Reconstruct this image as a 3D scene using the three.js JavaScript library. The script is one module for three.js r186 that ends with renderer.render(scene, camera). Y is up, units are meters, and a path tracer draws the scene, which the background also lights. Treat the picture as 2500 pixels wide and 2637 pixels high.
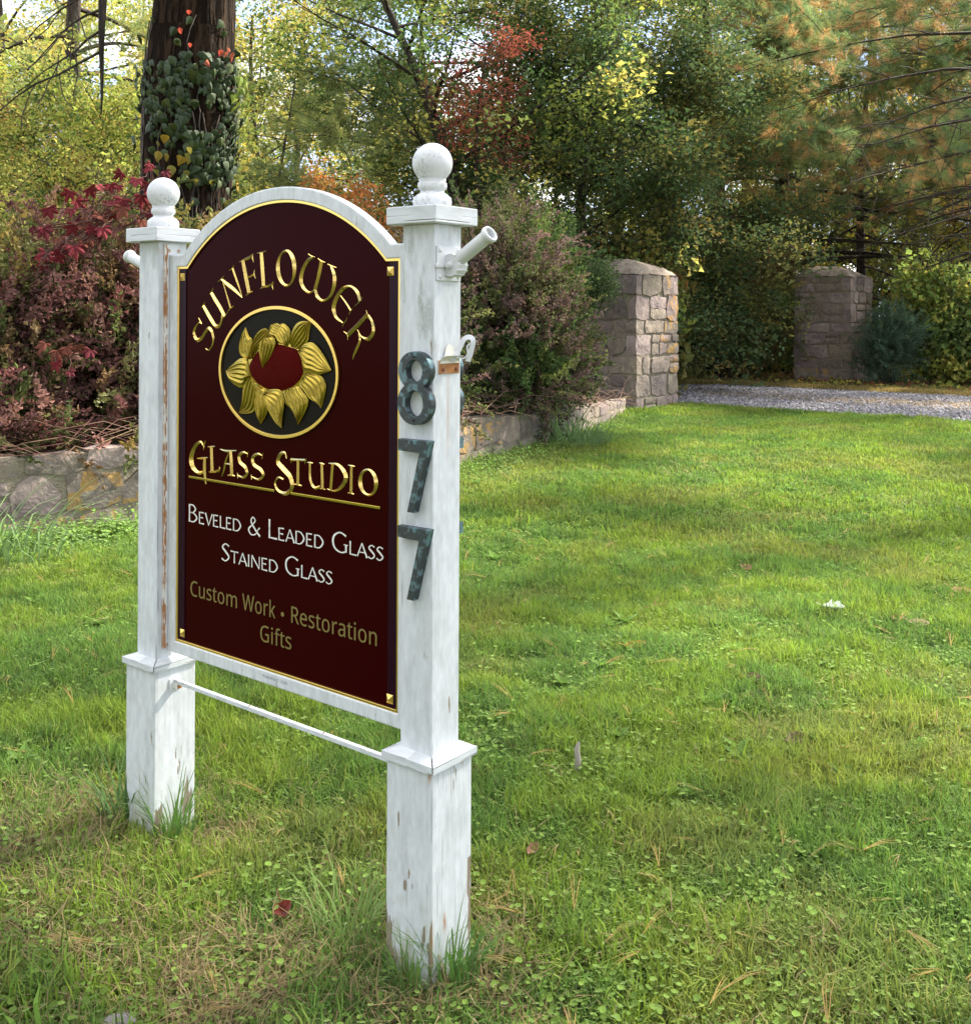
import * as THREE from 'three';
import { mergeGeometries, toCreasedNormals } from 'three/addons/utils/BufferGeometryUtils.js';
import { RoundedBoxGeometry } from 'three/addons/geometries/RoundedBoxGeometry.js';
import { FontLoader } from 'three/addons/loaders/FontLoader.js';

// ---------------------------------------------------------------- camera, sky, sun, exposure
const scene = new THREE.Scene();
const camera = new THREE.PerspectiveCamera(52.06, 970 / 1024, 0.1, 500);
camera.position.set(0, 1.5, 0);
camera.setViewOffset(2500, 2637, 0, 510.4, 2500, 2637);   // level camera, lens shifted down

const SUN = new THREE.Vector3(0.68, 0.70, -0.44).normalize();
const SKY_GAIN = 0.74;
const sun = new THREE.DirectionalLight(new THREE.Color(1.0, 0.93, 0.80), 5.0);
sun.position.copy(SUN).multiplyScalar(60);
sun.shadow.radius = 7;
Object.assign(sun.shadow.camera, { left: -45, right: 45, top: 45, bottom: -45, near: 1, far: 160 });
sun.shadow.mapSize.set(4096, 4096);
scene.add(sun);

const renderer = new THREE.WebGLRenderer({ antialias: true });
renderer.setSize(970, 1024);
renderer.toneMapping = THREE.LinearToneMapping;
renderer.toneMappingExposure = 3.5;
renderer.shadowMap.enabled = true;

// ---------------------------------------------------------------- noise
function rng(seed) {
  let s = (seed * 2654435761) | 0;
  return () => { s = (s + 0x6d2b79f5) | 0; let t = Math.imul(s ^ (s >>> 15), 1 | s); t = (t + Math.imul(t ^ (t >>> 7), 61 | t)) ^ t; return ((t ^ (t >>> 14)) >>> 0) / 4294967296; };
}
const hash = (x, y, z = 0) => { let h = Math.imul(x | 0, 374761393) + Math.imul(y | 0, 668265263) + Math.imul(z | 0, 1274126177); h = Math.imul(h ^ (h >>> 13), 1274126177); return ((h ^ (h >>> 16)) >>> 0) / 4294967296; };
const smooth = (t) => t * t * (3 - 2 * t);
const clamp = (x, a = 0, b = 1) => Math.min(b, Math.max(a, x));
const step = (a, b, x) => smooth(clamp((x - a) / (b - a)));
const lerp = (a, b, t) => a + (b - a) * t;
function vnoise(x, y, seed = 0, per = 0) {        // value noise, 0..1; repeats after per cells
  const xi = Math.floor(x), yi = Math.floor(y), u = smooth(x - xi), v = smooth(y - yi);
  const w = (i) => (per ? ((i % per) + per) % per : i);
  return lerp(lerp(hash(w(xi), w(yi), seed), hash(w(xi + 1), w(yi), seed), u), lerp(hash(w(xi), w(yi + 1), seed), hash(w(xi + 1), w(yi + 1), seed), u), v);
}
function fbm(x, y, seed = 0, oct = 4, per = 0) {
  let s = 0, a = 0.5, n = 0;
  for (let o = 0; o < oct; o++) { s += a * vnoise(x, y, seed + o * 17, per); n += a; a *= 0.5; x *= 2; y *= 2; per *= 2; }
  return s / n;
}
function noise3(x, y, z, seed = 0) {
  const k = Math.floor(z), t = smooth(z - k);
  return lerp(vnoise(x, y, seed + k * 31), vnoise(x, y, seed + (k + 1) * 31), t);
}

// ---------------------------------------------------------------- the sky: blue with broken white cloud, air only
{
  const W = 1024, H = 512, data = new Float32Array(W * H * 4);
  for (let r = 0; r < H; r++) for (let c = 0; c < W; c++) {
    const up = ((r + 0.5) / H - 0.5) * Math.PI, az = ((c + 0.5) / W - 0.5) * 2 * Math.PI;
    const y = Math.sin(up), x = Math.cos(az) * Math.cos(up), z = Math.sin(az) * Math.cos(up);
    const h = Math.pow(1 - clamp(y), 2.5);
    let col = [lerp(0.20, 0.62, h), lerp(0.36, 0.74, h), lerp(0.72, 0.92, h)];
    const k = 1 / (Math.max(y, 0) + 0.22), cx = x * k, cz = z * k;
    const d = fbm(cx * 2.2 + 9, cz * 2.2 + 3, 5, 6), m = step(0.42, 0.60, d);
    const lit = 1.02 + 0.5 * step(0.5, 0.75, d) * 0.4;
    const cosS = x * SUN.x + y * SUN.y + z * SUN.z, glow = Math.pow(Math.max(0, cosS), 24) * 0.5;
    col = col.map((v, i) => (lerp(v, lit * [1, 0.985, 0.97][i], m * 0.92) + glow) * SKY_GAIN);
    data.set([...col, 1], (r * W + c) * 4);
  }
  const sky = new THREE.DataTexture(data, W, H, THREE.RGBAFormat, THREE.FloatType);
  sky.mapping = THREE.EquirectangularReflectionMapping;
  sky.magFilter = sky.minFilter = THREE.LinearFilter;
  sky.needsUpdate = true;
  scene.background = sky; scene.environment = sky;
}

// ---------------------------------------------------------------- naming
const taken = new Map();
function numbered(name) { const n = taken.get(name) ?? 0; taken.set(name, n + 1); return n ? `${name}_${String(n).padStart(3, '0')}` : name; }
function tag(o, label, category, group) {
  o.userData.label = label; o.userData.category = category;
  if (group) o.userData.group = group;
  return o;
}
function thing(name, label, category, [x, y, z] = [0, 0, 0], turn = 0, group) {
  const o = new THREE.Group(); o.name = numbered(name); scene.add(o);
  o.position.set(x, y, z); o.rotation.y = turn;
  return tag(o, label, category, group);
}
function part(name, geo, m, parent, kind) {
  const o = new THREE.Mesh(geo, m); o.name = parent === scene ? numbered(name) : name; parent.add(o);
  if (kind) o.userData.kind = kind;
  return o;
}
const _c = new THREE.Color();
function scatter(name, geo, m, places, parent, kind) {     // places: [Matrix4, [r, g, b]]
  const o = new THREE.InstancedMesh(geo, m, places.length);
  places.forEach(([mat, c], i) => { o.setMatrixAt(i, mat); o.setColorAt(i, _c.setRGB(...c)); });
  o.name = parent === scene ? numbered(name) : name; parent.add(o);
  if (kind) o.userData.kind = kind;
  return o;
}
const V = (x, y, z) => new THREE.Vector3(x, y, z);
const _q = new THREE.Quaternion(), _e = new THREE.Euler(), _s = new THREE.Vector3(), _p = new THREE.Vector3();
function mat4(x, y, z, rx = 0, ry = 0, rz = 0, s = 1, sy = s) {
  _e.set(rx, ry, rz, 'YXZ'); return new THREE.Matrix4().compose(_p.set(x, y, z), _q.setFromEuler(_e), _s.set(s, sy, s));
}
const UPV = V(0, 1, 0);
function aim(x, y, z, dir, spin, s, sy = s) {              // local +y along dir
  _q.setFromUnitVectors(UPV, dir); const q2 = new THREE.Quaternion().setFromAxisAngle(UPV, spin);
  return new THREE.Matrix4().compose(_p.set(x, y, z), _q.clone().multiply(q2), _s.set(s, sy, s));
}
function tint(palette, r, jitter = 0.22) {
  const c = palette[Math.min(palette.length - 1, Math.floor(r() * palette.length))], k = 1 + (r() - 0.5) * 2 * jitter;
  return [c[0] * k * (1 + (r() - 0.5) * 0.12), c[1] * k, c[2] * k * (1 + (r() - 0.5) * 0.12)];
}

// ---------------------------------------------------------------- textures
const toS = (v) => 255 * clamp(v <= 0.0031308 ? 12.92 * v : 1.055 * Math.pow(v, 1 / 2.4) - 0.055);
function texture(w, h, f, isColor = true) {               // f(u, v) -> linear [r, g, b] or a height 0..1
  const d = new Uint8Array(w * h * 4);
  for (let j = 0; j < h; j++) for (let i = 0; i < w; i++) {
    const c = f((i + 0.5) / w, (j + 0.5) / h), o = (j * w + i) * 4;
    if (isColor) { d[o] = toS(c[0]); d[o + 1] = toS(c[1]); d[o + 2] = toS(c[2]); } else d[o] = d[o + 1] = d[o + 2] = 255 * clamp(c);
    d[o + 3] = 255;
  }
  const t = new THREE.DataTexture(d, w, h);
  t.wrapS = t.wrapT = THREE.RepeatWrapping; t.magFilter = t.minFilter = THREE.LinearFilter;
  if (isColor) t.colorSpace = THREE.SRGBColorSpace;
  t.needsUpdate = true;
  return t;
}
function scaled(t, sx, sy = sx) { const c = t.clone(); c.repeat.set(sx, sy); c.needsUpdate = true; return c; }
function std(o) { return new THREE.MeshStandardMaterial({ roughness: 0.9, ...o }); }
function leafy(color, through = 0.4) {                     // a thin leaf that lets light through
  return new THREE.MeshPhysicalMaterial({ color: new THREE.Color().setRGB(...color), roughness: 1, transmission: through, thickness: 0, side: THREE.DoubleSide, specularIntensity: 0.4 });
}
function boxUV(g, ox = 0, oy = 0, k = 1) {                 // uv in metres from the face that a vertex lies on
  const p = g.attributes.position, n = g.attributes.normal, uv = new Float32Array(p.count * 2);
  for (let i = 0; i < p.count; i++) {
    const ax = Math.abs(n.getX(i)), ay = Math.abs(n.getY(i)), az = Math.abs(n.getZ(i));
    let u, v;
    if (ay > ax && ay > az) { u = p.getX(i); v = p.getZ(i); } else if (ax > az) { u = p.getZ(i) + 0.37; v = p.getY(i); } else { u = p.getX(i); v = p.getY(i); }
    uv[i * 2] = (u + ox) * k; uv[i * 2 + 1] = (v + oy) * k;
  }
  g.setAttribute('uv', new THREE.BufferAttribute(uv, 2));
  return g;
}
function rbox(w, h, d, r = 0.003, ox = 0, oy = 0) { return boxUV(new RoundedBoxGeometry(w, h, d, 2, r), ox, oy); }

// ---------------------------------------------------------------- raw geometry
class Soup {
  constructor() { this.p = []; this.u = []; }
  tri(a, b, c, ua, ub, uc) { this.p.push(...a, ...b, ...c); if (ua) this.u.push(...ua, ...ub, ...uc); return this; }
  quad(a, b, c, d) { return this.tri(a, b, c).tri(a, c, d); }
  get geo() {
    const g = new THREE.BufferGeometry();
    g.setAttribute('position', new THREE.BufferAttribute(new Float32Array(this.p), 3));
    if (this.u.length) g.setAttribute('uv', new THREE.BufferAttribute(new Float32Array(this.u), 2));
    return g;
  }
}
function tube(pts, radii, seg = 6, vScale = 1) {           // tapered limb; uv in metres
  const n = pts.length, pos = [], uv = [], idx = [], nor = [];
  let ref = Math.abs(pts[n - 1].clone().sub(pts[0]).normalize().y) > 0.9 ? V(1, 0, 0) : V(0, 1, 0), run = 0;
  for (let i = 0; i < n; i++) {
    const t = pts[Math.min(n - 1, i + 1)].clone().sub(pts[Math.max(0, i - 1)]).normalize();
    const a = ref.clone().sub(t.clone().multiplyScalar(ref.dot(t))).normalize(), b = t.clone().cross(a);
    ref = a;
    if (i) run += pts[i].distanceTo(pts[i - 1]);
    for (let k = 0; k <= seg; k++) {
      const an = (k / seg) * 2 * Math.PI, d = a.clone().multiplyScalar(Math.cos(an)).addScaledVector(b, Math.sin(an));
      pos.push(pts[i].x + d.x * radii[i], pts[i].y + d.y * radii[i], pts[i].z + d.z * radii[i]); nor.push(d.x, d.y, d.z);
      uv.push((k / seg) * 2 * Math.PI * radii[0], run * vScale);
    }
  }
  for (let i = 0; i < n - 1; i++) for (let k = 0; k < seg; k++) {
    const a = i * (seg + 1) + k, b = a + seg + 1;
    idx.push(a, a + 1, b, a + 1, b + 1, b);
  }
  const g = new THREE.BufferGeometry();
  g.setAttribute('position', new THREE.Float32BufferAttribute(pos, 3));
  g.setAttribute('normal', new THREE.Float32BufferAttribute(nor, 3));
  g.setAttribute('uv', new THREE.Float32BufferAttribute(uv, 2));
  g.setIndex(idx);
  return g;
}
const rnd3 = (r) => { for (;;) { const v = V(r() * 2 - 1, r() * 2 - 1, r() * 2 - 1), l = v.lengthSq(); if (l < 1 && l > 1e-3) return v; } };
function leaf(s, c, dir, nor, L, W, fold = 0.25) {         // a folded leaf: two halves of two triangles
  const side = dir.clone().cross(nor).normalize(), up = nor.clone().multiplyScalar(W * fold);
  const at = (t, w, f) => { const q = c.clone().addScaledVector(dir, L * t).addScaledVector(side, W * w).addScaledVector(up, f); return [q.x, q.y, q.z]; };
  const b = at(0, 0, 0), t = at(1, 0, -0.5), m = at(0.5, 0, 0);
  s.tri(b, at(0.42, 0.5, 1), m).tri(m, at(0.42, 0.5, 1), t).tri(b, m, at(0.42, -0.5, 1)).tri(m, t, at(0.42, -0.5, 1));
}
function leaf2(s, c, dir, nor, L, W, fold = 0.3) {         // cheaper: two triangles
  const side = dir.clone().cross(nor).normalize(), up = nor.clone().multiplyScalar(W * fold);
  const at = (t, w, f) => { const q = c.clone().addScaledVector(dir, L * t).addScaledVector(side, W * w).addScaledVector(up, f); return [q.x, q.y, q.z]; };
  const b = at(0, 0, 0), t = at(1, 0, -0.4);
  s.tri(b, at(0.45, 0.5, 1), t).tri(b, t, at(0.45, -0.5, 1));
}
function leafCluster(n, R, L, W, seed, flat = 0.7) {       // leaves through a ball of radius R
  const r = rng(seed), s = new Soup();
  for (let i = 0; i < n; i++) {
    const c = rnd3(r).multiplyScalar(R); c.y *= flat;
    const nor = rnd3(r).add(V(0, 0.7, 0)).normalize(), dir = rnd3(r).add(V(0, -0.25, 0)).cross(nor).normalize(), k = 0.66 + r() * r() * 1.15;
    leaf2(s, c, dir, nor, L * k, W * k * (0.8 + r() * 0.4));
  }
  return s.geo;
}
function twigCluster(n, len, L, W, seed) {                 // an arching twig along +y set with small leaves
  const r = rng(seed), s = new Soup();
  for (let i = 0; i < n; i++) {
    const t = r(), c = V((r() - 0.5) * 0.05, t * len, t * t * len * 0.35 + (r() - 0.5) * 0.05);
    const dir = rnd3(r).add(V(0, 0.5, 0)).normalize(), nor = rnd3(r).cross(dir).normalize(), k = 0.6 + r() * 0.8;
    leaf2(s, c, dir, nor, L * k, W * k);
  }
  const w = 0.0022;
  for (const a of [0, 2.1]) s.quad([Math.cos(a) * w, 0, Math.sin(a) * w], [-Math.cos(a) * w, 0, -Math.sin(a) * w], [-Math.cos(a) * w, len, len * 0.35], [Math.cos(a) * w, len, len * 0.35]);
  return s.geo;
}
function needleTuft(n, L, W, seed, spread = 1) {           // pine brush pointing along +y
  const r = rng(seed), s = new Soup();
  for (let i = 0; i < n; i++) {
    const a = r() * 6.283, e = 0.15 + r() * 1.15 * spread, k = L * (0.75 + r() * 0.4);
    const d = V(Math.cos(a) * Math.sin(e), Math.cos(e), Math.sin(a) * Math.sin(e)), side = d.clone().cross(rnd3(r)).normalize().multiplyScalar(W), y0 = r() * 0.12;
    const tip = d.multiplyScalar(k); tip.y += y0 - k * k * 0.8 * Math.sin(e);
    s.tri([side.x, y0 + side.y, side.z], [-side.x, y0 - side.y, -side.z], [tip.x, tip.y, tip.z]);
  }
  return s.geo;
}
function spray(n, len, L, W, seed) {                       // flat hemlock spray along +y, short needles both sides and side shoots
  const r = rng(seed), s = new Soup();
  const shoot = (b, d, l) => {
    const side = V(d.y, -d.x, 0.15 * (r() - 0.5)).normalize();
    for (let t = 0.05; t < 1; t += 0.07) for (const q of [-1, 1]) {
      const c = b.clone().addScaledVector(d, l * t); c.z -= l * t * t * 0.25;
      const dir = side.clone().multiplyScalar(q).addScaledVector(d, 0.6).add(V(0, 0, (r() - 0.5) * 0.6)).normalize();
      const w = d.clone().multiplyScalar(W);
      s.tri([c.x + w.x, c.y + w.y, c.z], [c.x - w.x, c.y - w.y, c.z], [c.x + dir.x * L, c.y + dir.y * L, c.z + dir.z * L]);
    }
  };
  shoot(V(0, 0, 0), V(0, 1, 0), len);
  for (let i = 0; i < n; i++) { const t = (i + 0.5) / n, q = i % 2 ? 1 : -1; shoot(V(0, len * t, -len * t * t * 0.25), V(q * 0.75, 0.65, 0).normalize(), len * 0.55 * (1.1 - t)); }
  return s.geo;
}

// ---------------------------------------------------------------- ground, driveway, raised bed
const WALL = new THREE.CatmullRomCurve3([V(-9.5, 0, -3.2), V(-6.2, 0, -4.6), V(-3.17, 0, -6.85), V(-1.55, 0, -8.35), V(-0.24, 0, -10.18), V(0.95, 0, -12.4), V(1.93, 0, -14.9), V(2.2, 0, -15.75)]);
const wallPts = WALL.getSpacedPoints(160);
function wallSide(x, z) {                                   // signed distance: > 0 on the lawn side
  let best = 1e9, sg = 1;
  for (let i = 0; i < 160; i++) {
    const a = wallPts[i], b = wallPts[i + 1], dx = b.x - a.x, dz = b.z - a.z, t = clamp(((x - a.x) * dx + (z - a.z) * dz) / (dx * dx + dz * dz));
    const d = Math.hypot(x - a.x - dx * t, z - a.z - dz * t);
    if (d < best) { best = d; sg = (dx * (z - a.z) - dz * (x - a.x)) > 0 ? 1 : -1; }
  }
  return best * sg;
}
const DRIVE = { o: [3.0, -17.4], d: [0.768, 0.640] };       // near edge: a point and the direction to the right
const across = (x, z) => -((z - DRIVE.o[1]) * DRIVE.d[0] - (x - DRIVE.o[0]) * DRIVE.d[1]);   // metres beyond the near edge
const along = (x, z) => (x - DRIVE.o[0]) * DRIVE.d[0] + (z - DRIVE.o[1]) * DRIVE.d[1];
const bump = (x, z) => (fbm(x * 0.55 + 40, z * 0.55 + 40, 3, 3) - 0.5) * 0.07;

{
  const soil = texture(512, 512, (u, v) => {
    const n = fbm(u * 12, v * 12, 11, 5, 12), m = vnoise(u * 140, v * 140, 4, 140), k = 0.6 + 0.9 * m;
    return [lerp(0.055, 0.10, n) * k, lerp(0.075, 0.085, n) * k, lerp(0.02, 0.035, n) * k];
  });
  const g = new THREE.PlaneGeometry(56, 56, 224, 224); g.rotateX(-Math.PI / 2); g.translate(0, 0, -16);
  const p = g.attributes.position, uv = new Float32Array(p.count * 2);
  for (let i = 0; i < p.count; i++) {
    const x = p.getX(i), z = p.getZ(i), f = step(28, 22, Math.max(Math.abs(x), Math.abs(z + 16)));
    p.setY(i, (across(x, z) > -0.4 && across(x, z) < 5.5 ? -0.02 : bump(x, z) - 0.02) * f); uv[i * 2] = x / 1.5; uv[i * 2 + 1] = z / 1.5;
  }
  g.setAttribute('uv', new THREE.BufferAttribute(uv, 2)); g.computeVertexNormals();
  part('lawn_soil', g, std({ map: soil, roughness: 1 }), scene, 'structure');
  // the land beyond: a ring that meets the lawn sheet and reaches the horizon
  const s = new Soup(), q = [[-28, 12], [28, 12], [28, -44], [-28, -44]], R = 420, Q = [[-R, R], [R, R], [R, -R], [-R, -R]];
  for (let i = 0; i < 4; i++) { const j = (i + 1) % 4; s.quad([q[i][0], -0.004, q[i][1]], [Q[i][0], -0.004, Q[i][1]], [Q[j][0], -0.004, Q[j][1]], [q[j][0], -0.004, q[j][1]]); }
  const far = s.geo, fp = far.attributes.position, fuv = new Float32Array(fp.count * 2);
  for (let i = 0; i < fp.count; i++) { fuv[i * 2] = fp.getX(i) / 1.5; fuv[i * 2 + 1] = fp.getZ(i) / 1.5; }
  far.setAttribute('uv', new THREE.BufferAttribute(fuv, 2)); far.computeVertexNormals();
  part('woodland_ground', far, std({ map: soil, color: new THREE.Color().setRGB(1.1, 1, 0.9), roughness: 1, side: THREE.DoubleSide }), scene, 'structure');
}
{
  const stone = texture(512, 512, (u, v) => {
    const m = vnoise(u * 90, v * 90, 7, 90), n = fbm(u * 6, v * 6, 2, 4, 6), k = 0.55 + 0.9 * m;
    return [lerp(0.17, 0.22, n) * k, lerp(0.17, 0.21, n) * k, lerp(0.19, 0.22, n) * k];
  });
  const relief = texture(512, 512, (u, v) => vnoise(u * 90, v * 90, 7, 90) * 0.7 + vnoise(u * 200, v * 200, 8, 200) * 0.3, false);
  const s = new Soup(), at = (a, w) => [DRIVE.o[0] + DRIVE.d[0] * a + DRIVE.d[1] * w, 0.002 + 0.03 * Math.sin(clamp(w / 4.9) * Math.PI), DRIVE.o[1] + DRIVE.d[1] * a - DRIVE.d[0] * w];
  for (let a = -16; a < 26; a += 0.5) for (let w = 0; w < 4.9; w += 0.49) s.quad(at(a, w), at(a + 0.5, w), at(a + 0.5, w + 0.49), at(a, w + 0.49));
  const g = s.geo, p = g.attributes.position, uv = new Float32Array(p.count * 2);
  for (let i = 0; i < p.count; i++) { uv[i * 2] = p.getX(i) / 1.2; uv[i * 2 + 1] = p.getZ(i) / 1.2; }
  g.setAttribute('uv', new THREE.BufferAttribute(uv, 2)); g.computeVertexNormals();
  part('driveway', g, std({ map: stone, bumpMap: relief, bumpScale: 0.015, roughness: 0.95, side: THREE.DoubleSide }), scene, 'structure');
  // crushed stone lying on it
  const r = rng(71), pebble = new THREE.IcosahedronGeometry(0.02, 0), pl = [];
  for (let i = 0; i < 26000; i++) {
    const a = lerp(-1.5, 9.5, r()), w = r() * 4.9, strip = Math.abs(w - 2.35 + 0.3 * Math.sin(a)) < 0.55;
    if (strip && r() < 0.72) continue;
    const [x, y, z] = at(a, w), k = 0.8 + r() * 0.9, b = 0.15 + r() * r() * 0.38;
    pl.push([mat4(x, y + 0.006, z, r() * 6, r() * 6, r() * 6, k, k * 0.7), [b * (1.0 + r() * 0.08), b * 0.97, b * (0.96 + r() * 0.12)]]);
  }
  scatter('driveway_gravel', pebble, std({ roughness: 0.85 }), pl, scene, 'stuff');
}
const wallTop = (u) => 0.56 - 0.32 * step(0.52, 1.0, u);      // the wall dies away towards the pillar
{ // soil of the raised bed behind the wall, sloping down to the wood
  const s = new Soup(), N = 60, rows = [[0.16, 0.48], [1.6, 0.54], [3.2, 0.42], [5.5, 0.02]], pts = WALL.getSpacedPoints(N);
  const P = (i, k) => { const t = WALL.getTangentAt(i / N), n = V(t.z, 0, -t.x).normalize(), q = pts[i].clone().addScaledVector(n, rows[k][0]); return [q.x, rows[k][1] - (k < 3 ? (0.56 - wallTop(i / N)) * (1 - 0.3 * k) : 0) + 0.05 * (hash(i, k) - 0.5), q.z]; };
  for (let i = 0; i < N; i++) for (let k = 0; k < 3; k++) s.quad(P(i, k), P(i + 1, k), P(i + 1, k + 1), P(i, k + 1));
  const g = s.geo; g.computeVertexNormals();
  part('bed_soil', g, std({ color: new THREE.Color().setRGB(0.06, 0.045, 0.03), roughness: 1, side: THREE.DoubleSide }), scene, 'structure');
}

// ---------------------------------------------------------------- stonework
const stoneMap = (seed, lichen) => texture(512, 512, (u, v) => {
  const n = fbm(u * 6, v * 6, seed, 5, 6), d = fbm(u * 22, v * 9, seed + 5, 4, 22), gr = vnoise(u * 256, v * 256, seed + 9, 256);
  let c = [0.80, 0.78, 0.77].map((x, i) => x * lerp(0.62, 1.18, n) * lerp(0.80, 1.12, d) * lerp(0.88, 1.1, gr) * (i === 2 ? lerp(1.06, 0.92, n) : 1));
  const dark = step(0.60, 0.72, fbm(u * 10 + 3, v * 10, seed + 21, 4, 10)) * 0.5;
  c = c.map((x) => x * (1 - dark * 0.6));
  if (lichen) {
    const p = step(0.53, 0.60, fbm(u * 8, v * 5, seed + 40, 5, 8)) * lerp(0.5, 1, vnoise(u * 60, v * 60, 3, 60));
    c = [lerp(c[0], 1.12, p), lerp(c[1], 0.80, p), lerp(c[2], 0.26, p)];
  } else {
    const p = step(0.63, 0.68, fbm(u * 14, v * 14, seed + 50, 4, 14)) * 0.5;
    c = [lerp(c[0], 0.95, p), lerp(c[1], 0.96, p), lerp(c[2], 0.84, p)];
  }
  return c.map((x) => x * 0.60);
});
const stoneTex = stoneMap(100, false), lichenTex = stoneMap(140, true);
const stoneBump = texture(512, 512, (u, v) => fbm(u * 8, v * 8, 100, 5, 8) * 0.75 + fbm(u * 40, v * 40, 105, 3, 40) * 0.25, false);
const stoneTones = [[0.67, 0.52, 0.495], [0.57, 0.465, 0.40], [0.68, 0.555, 0.45], [0.45, 0.36, 0.34], [0.73, 0.575, 0.55], [0.50, 0.42, 0.335]];
const stoneMats = stoneTones.map((c) => std({ map: stoneTex, bumpMap: stoneBump, bumpScale: 0.02, color: new THREE.Color().setRGB(...c), roughness: 0.95 }));
const lichenMats = stoneTones.slice(0, 3).map((c) => std({ map: lichenTex, bumpMap: stoneBump, bumpScale: 0.02, color: new THREE.Color().setRGB(...c), roughness: 0.97 }));
const mortarTex = texture(256, 256, (u, v) => { const n = fbm(u * 10, v * 10, 61, 4, 10), g = vnoise(u * 128, v * 128, 62, 128), k = lerp(0.7, 1.15, n) * lerp(0.75, 1.15, g); return [0.27 * k, 0.225 * k, 0.165 * k]; });
const mortar = std({ map: mortarTex, bumpMap: stoneBump, bumpScale: 0.025, roughness: 1 });
function stoneGeo(w, h, d, seed, rough = 1) {               // a squared rubble stone centred on the origin, its show face +z
  const r = rng(seed), g = new THREE.BoxGeometry(w, h, d, 3, 2, 1), p = g.attributes.position, uv = new Float32Array(p.count * 2), n = g.attributes.normal, ox = r() * 5, oy = r() * 5;
  const J = Math.min(w, h) * 0.13 * rough, key = (x, y, z) => hash(Math.round(x * 997), Math.round(y * 997), Math.round(z * 997) + seed * 7);
  for (let i = 0; i < p.count; i++) {
    const x = p.getX(i), y = p.getY(i), z = p.getZ(i), ax = Math.abs(n.getX(i)), ay = Math.abs(n.getY(i));
    uv[i * 2] = ((ax > 0.5 ? z + 0.3 : x) + ox) / 0.9; uv[i * 2 + 1] = ((ay > 0.5 ? z + 0.3 : y) + oy) / 0.9;
    const ex = Math.abs(x) > w * 0.49, ey = Math.abs(y) > h * 0.49;
    const j = (k) => (key(x * 1 + k * 3.1, y, z * 0 + (z > 0 ? 1 : 0)) - 0.5) * 2;
    const nx = x * (ex && ey ? 0.935 : 1) + j(1) * J * (ex ? 1 : 0.6), ny = y * (ex && ey ? 0.90 : 1) + j(2) * J * (ey ? 0.8 : 0.6);
    const nz = z + (z > 0 ? (ex || ey ? -0.005 - 0.006 * Math.abs(j(3)) : 0.002 + 0.008 * j(3) * rough) : 0);
    p.setXYZ(i, nx, ny, nz);
  }
  g.setAttribute('uv', new THREE.BufferAttribute(uv, 2));
  g.computeVertexNormals();
  return g;
}
function coursed(w, h, r, lo, hi, wl, wh) {                 // [x, y, w, h] of stones on a face w by h, joints left out
  const out = []; let y = 0;
  while (y < h - 1e-6) {
    let ch = lerp(lo, hi, r()); if (h - y - ch < lo * 0.7) ch = h - y;
    let x = 0;
    while (x < w - 1e-6) {
      let cw = lerp(wl, wh, r()); if (w - x - cw < wl * 0.6) cw = w - x;
      if (ch > lo * 1.35 && cw < wh * 0.85 && r() < 0.30) { const k = lerp(0.4, 0.6, r()); out.push([x, y, cw, ch * k], [x, y + ch * k, cw, ch * (1 - k)]); }
      else out.push([x, y, cw, ch]);
      x += cw;
    }
    y += ch;
  }
  return out;
}
{ // the low retaining wall
  const wall = thing('retaining_wall', 'low curved rubble stone retaining wall holding the shrub bed beside the lawn', 'wall');
  const len = WALL.getLength(), H = 0.56, N = 80, s = new Soup(), t0 = 0.10;
  const P = (i, n, y) => { const q = WALL.getPointAt(i / N), t = WALL.getTangentAt(i / N); return [q.x + t.z * n, y, q.z - t.x * n]; };
  for (let i = 0; i < N; i++) { const h0 = wallTop(i / N) - 0.03, h1 = wallTop((i + 1) / N) - 0.03; s.quad(P(i, t0, -0.1), P(i + 1, t0, -0.1), P(i + 1, t0, h1), P(i, t0, h0)); s.quad(P(i, t0, h0), P(i + 1, t0, h1), P(i + 1, 0.42, h1), P(i, 0.42, h0)); s.quad(P(i, 0.42, -0.1), P(i, 0.42, h0), P(i + 1, 0.42, h1), P(i + 1, 0.42, -0.1)); }
  const g = s.geo; g.computeVertexNormals(); boxUV(g, 0, 0, 2); mortar.side = THREE.DoubleSide;
  part('mortar', g, mortar, wall);
  const r = rng(33), yellow = [[6.2, 0.16], [6.9, 0.24], [7.4, 0.12], [5.4, 0.3], [7.9, 0.2], [8.4, 0.3], [12.4, 0.4]];
  for (const [x, y, w, h0] of coursed(len, H + 0.05, r, 0.14, 0.30, 0.22, 0.68)) {
    const u = (x + w / 2) / len, h = Math.min(h0, wallTop(u) + 0.05 - y); if (h < 0.08) continue;
    const q = WALL.getPointAt(u), t = WALL.getTangentAt(u), a = Math.atan2(-t.z, t.x);
    const isY = yellow.some(([yx, yy]) => Math.abs(x + w / 2 - yx) < 0.45 && y < yy);
    const m = isY && r() < 0.8 ? lichenMats[Math.floor(r() * 3)] : stoneMats[Math.floor(r() * 6)];
    const o = part('stone', stoneGeo(w - 0.03, h - 0.026, 0.2, 1000 + Math.floor(x * 100 + y * 7000), 1.25), m, wall);
    o.position.set(q.x + t.z * (0.19 - r() * 0.012), y - 0.05 + h / 2, q.z - t.x * (0.19 - r() * 0.012)); o.rotation.y = a;
  }
}
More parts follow.
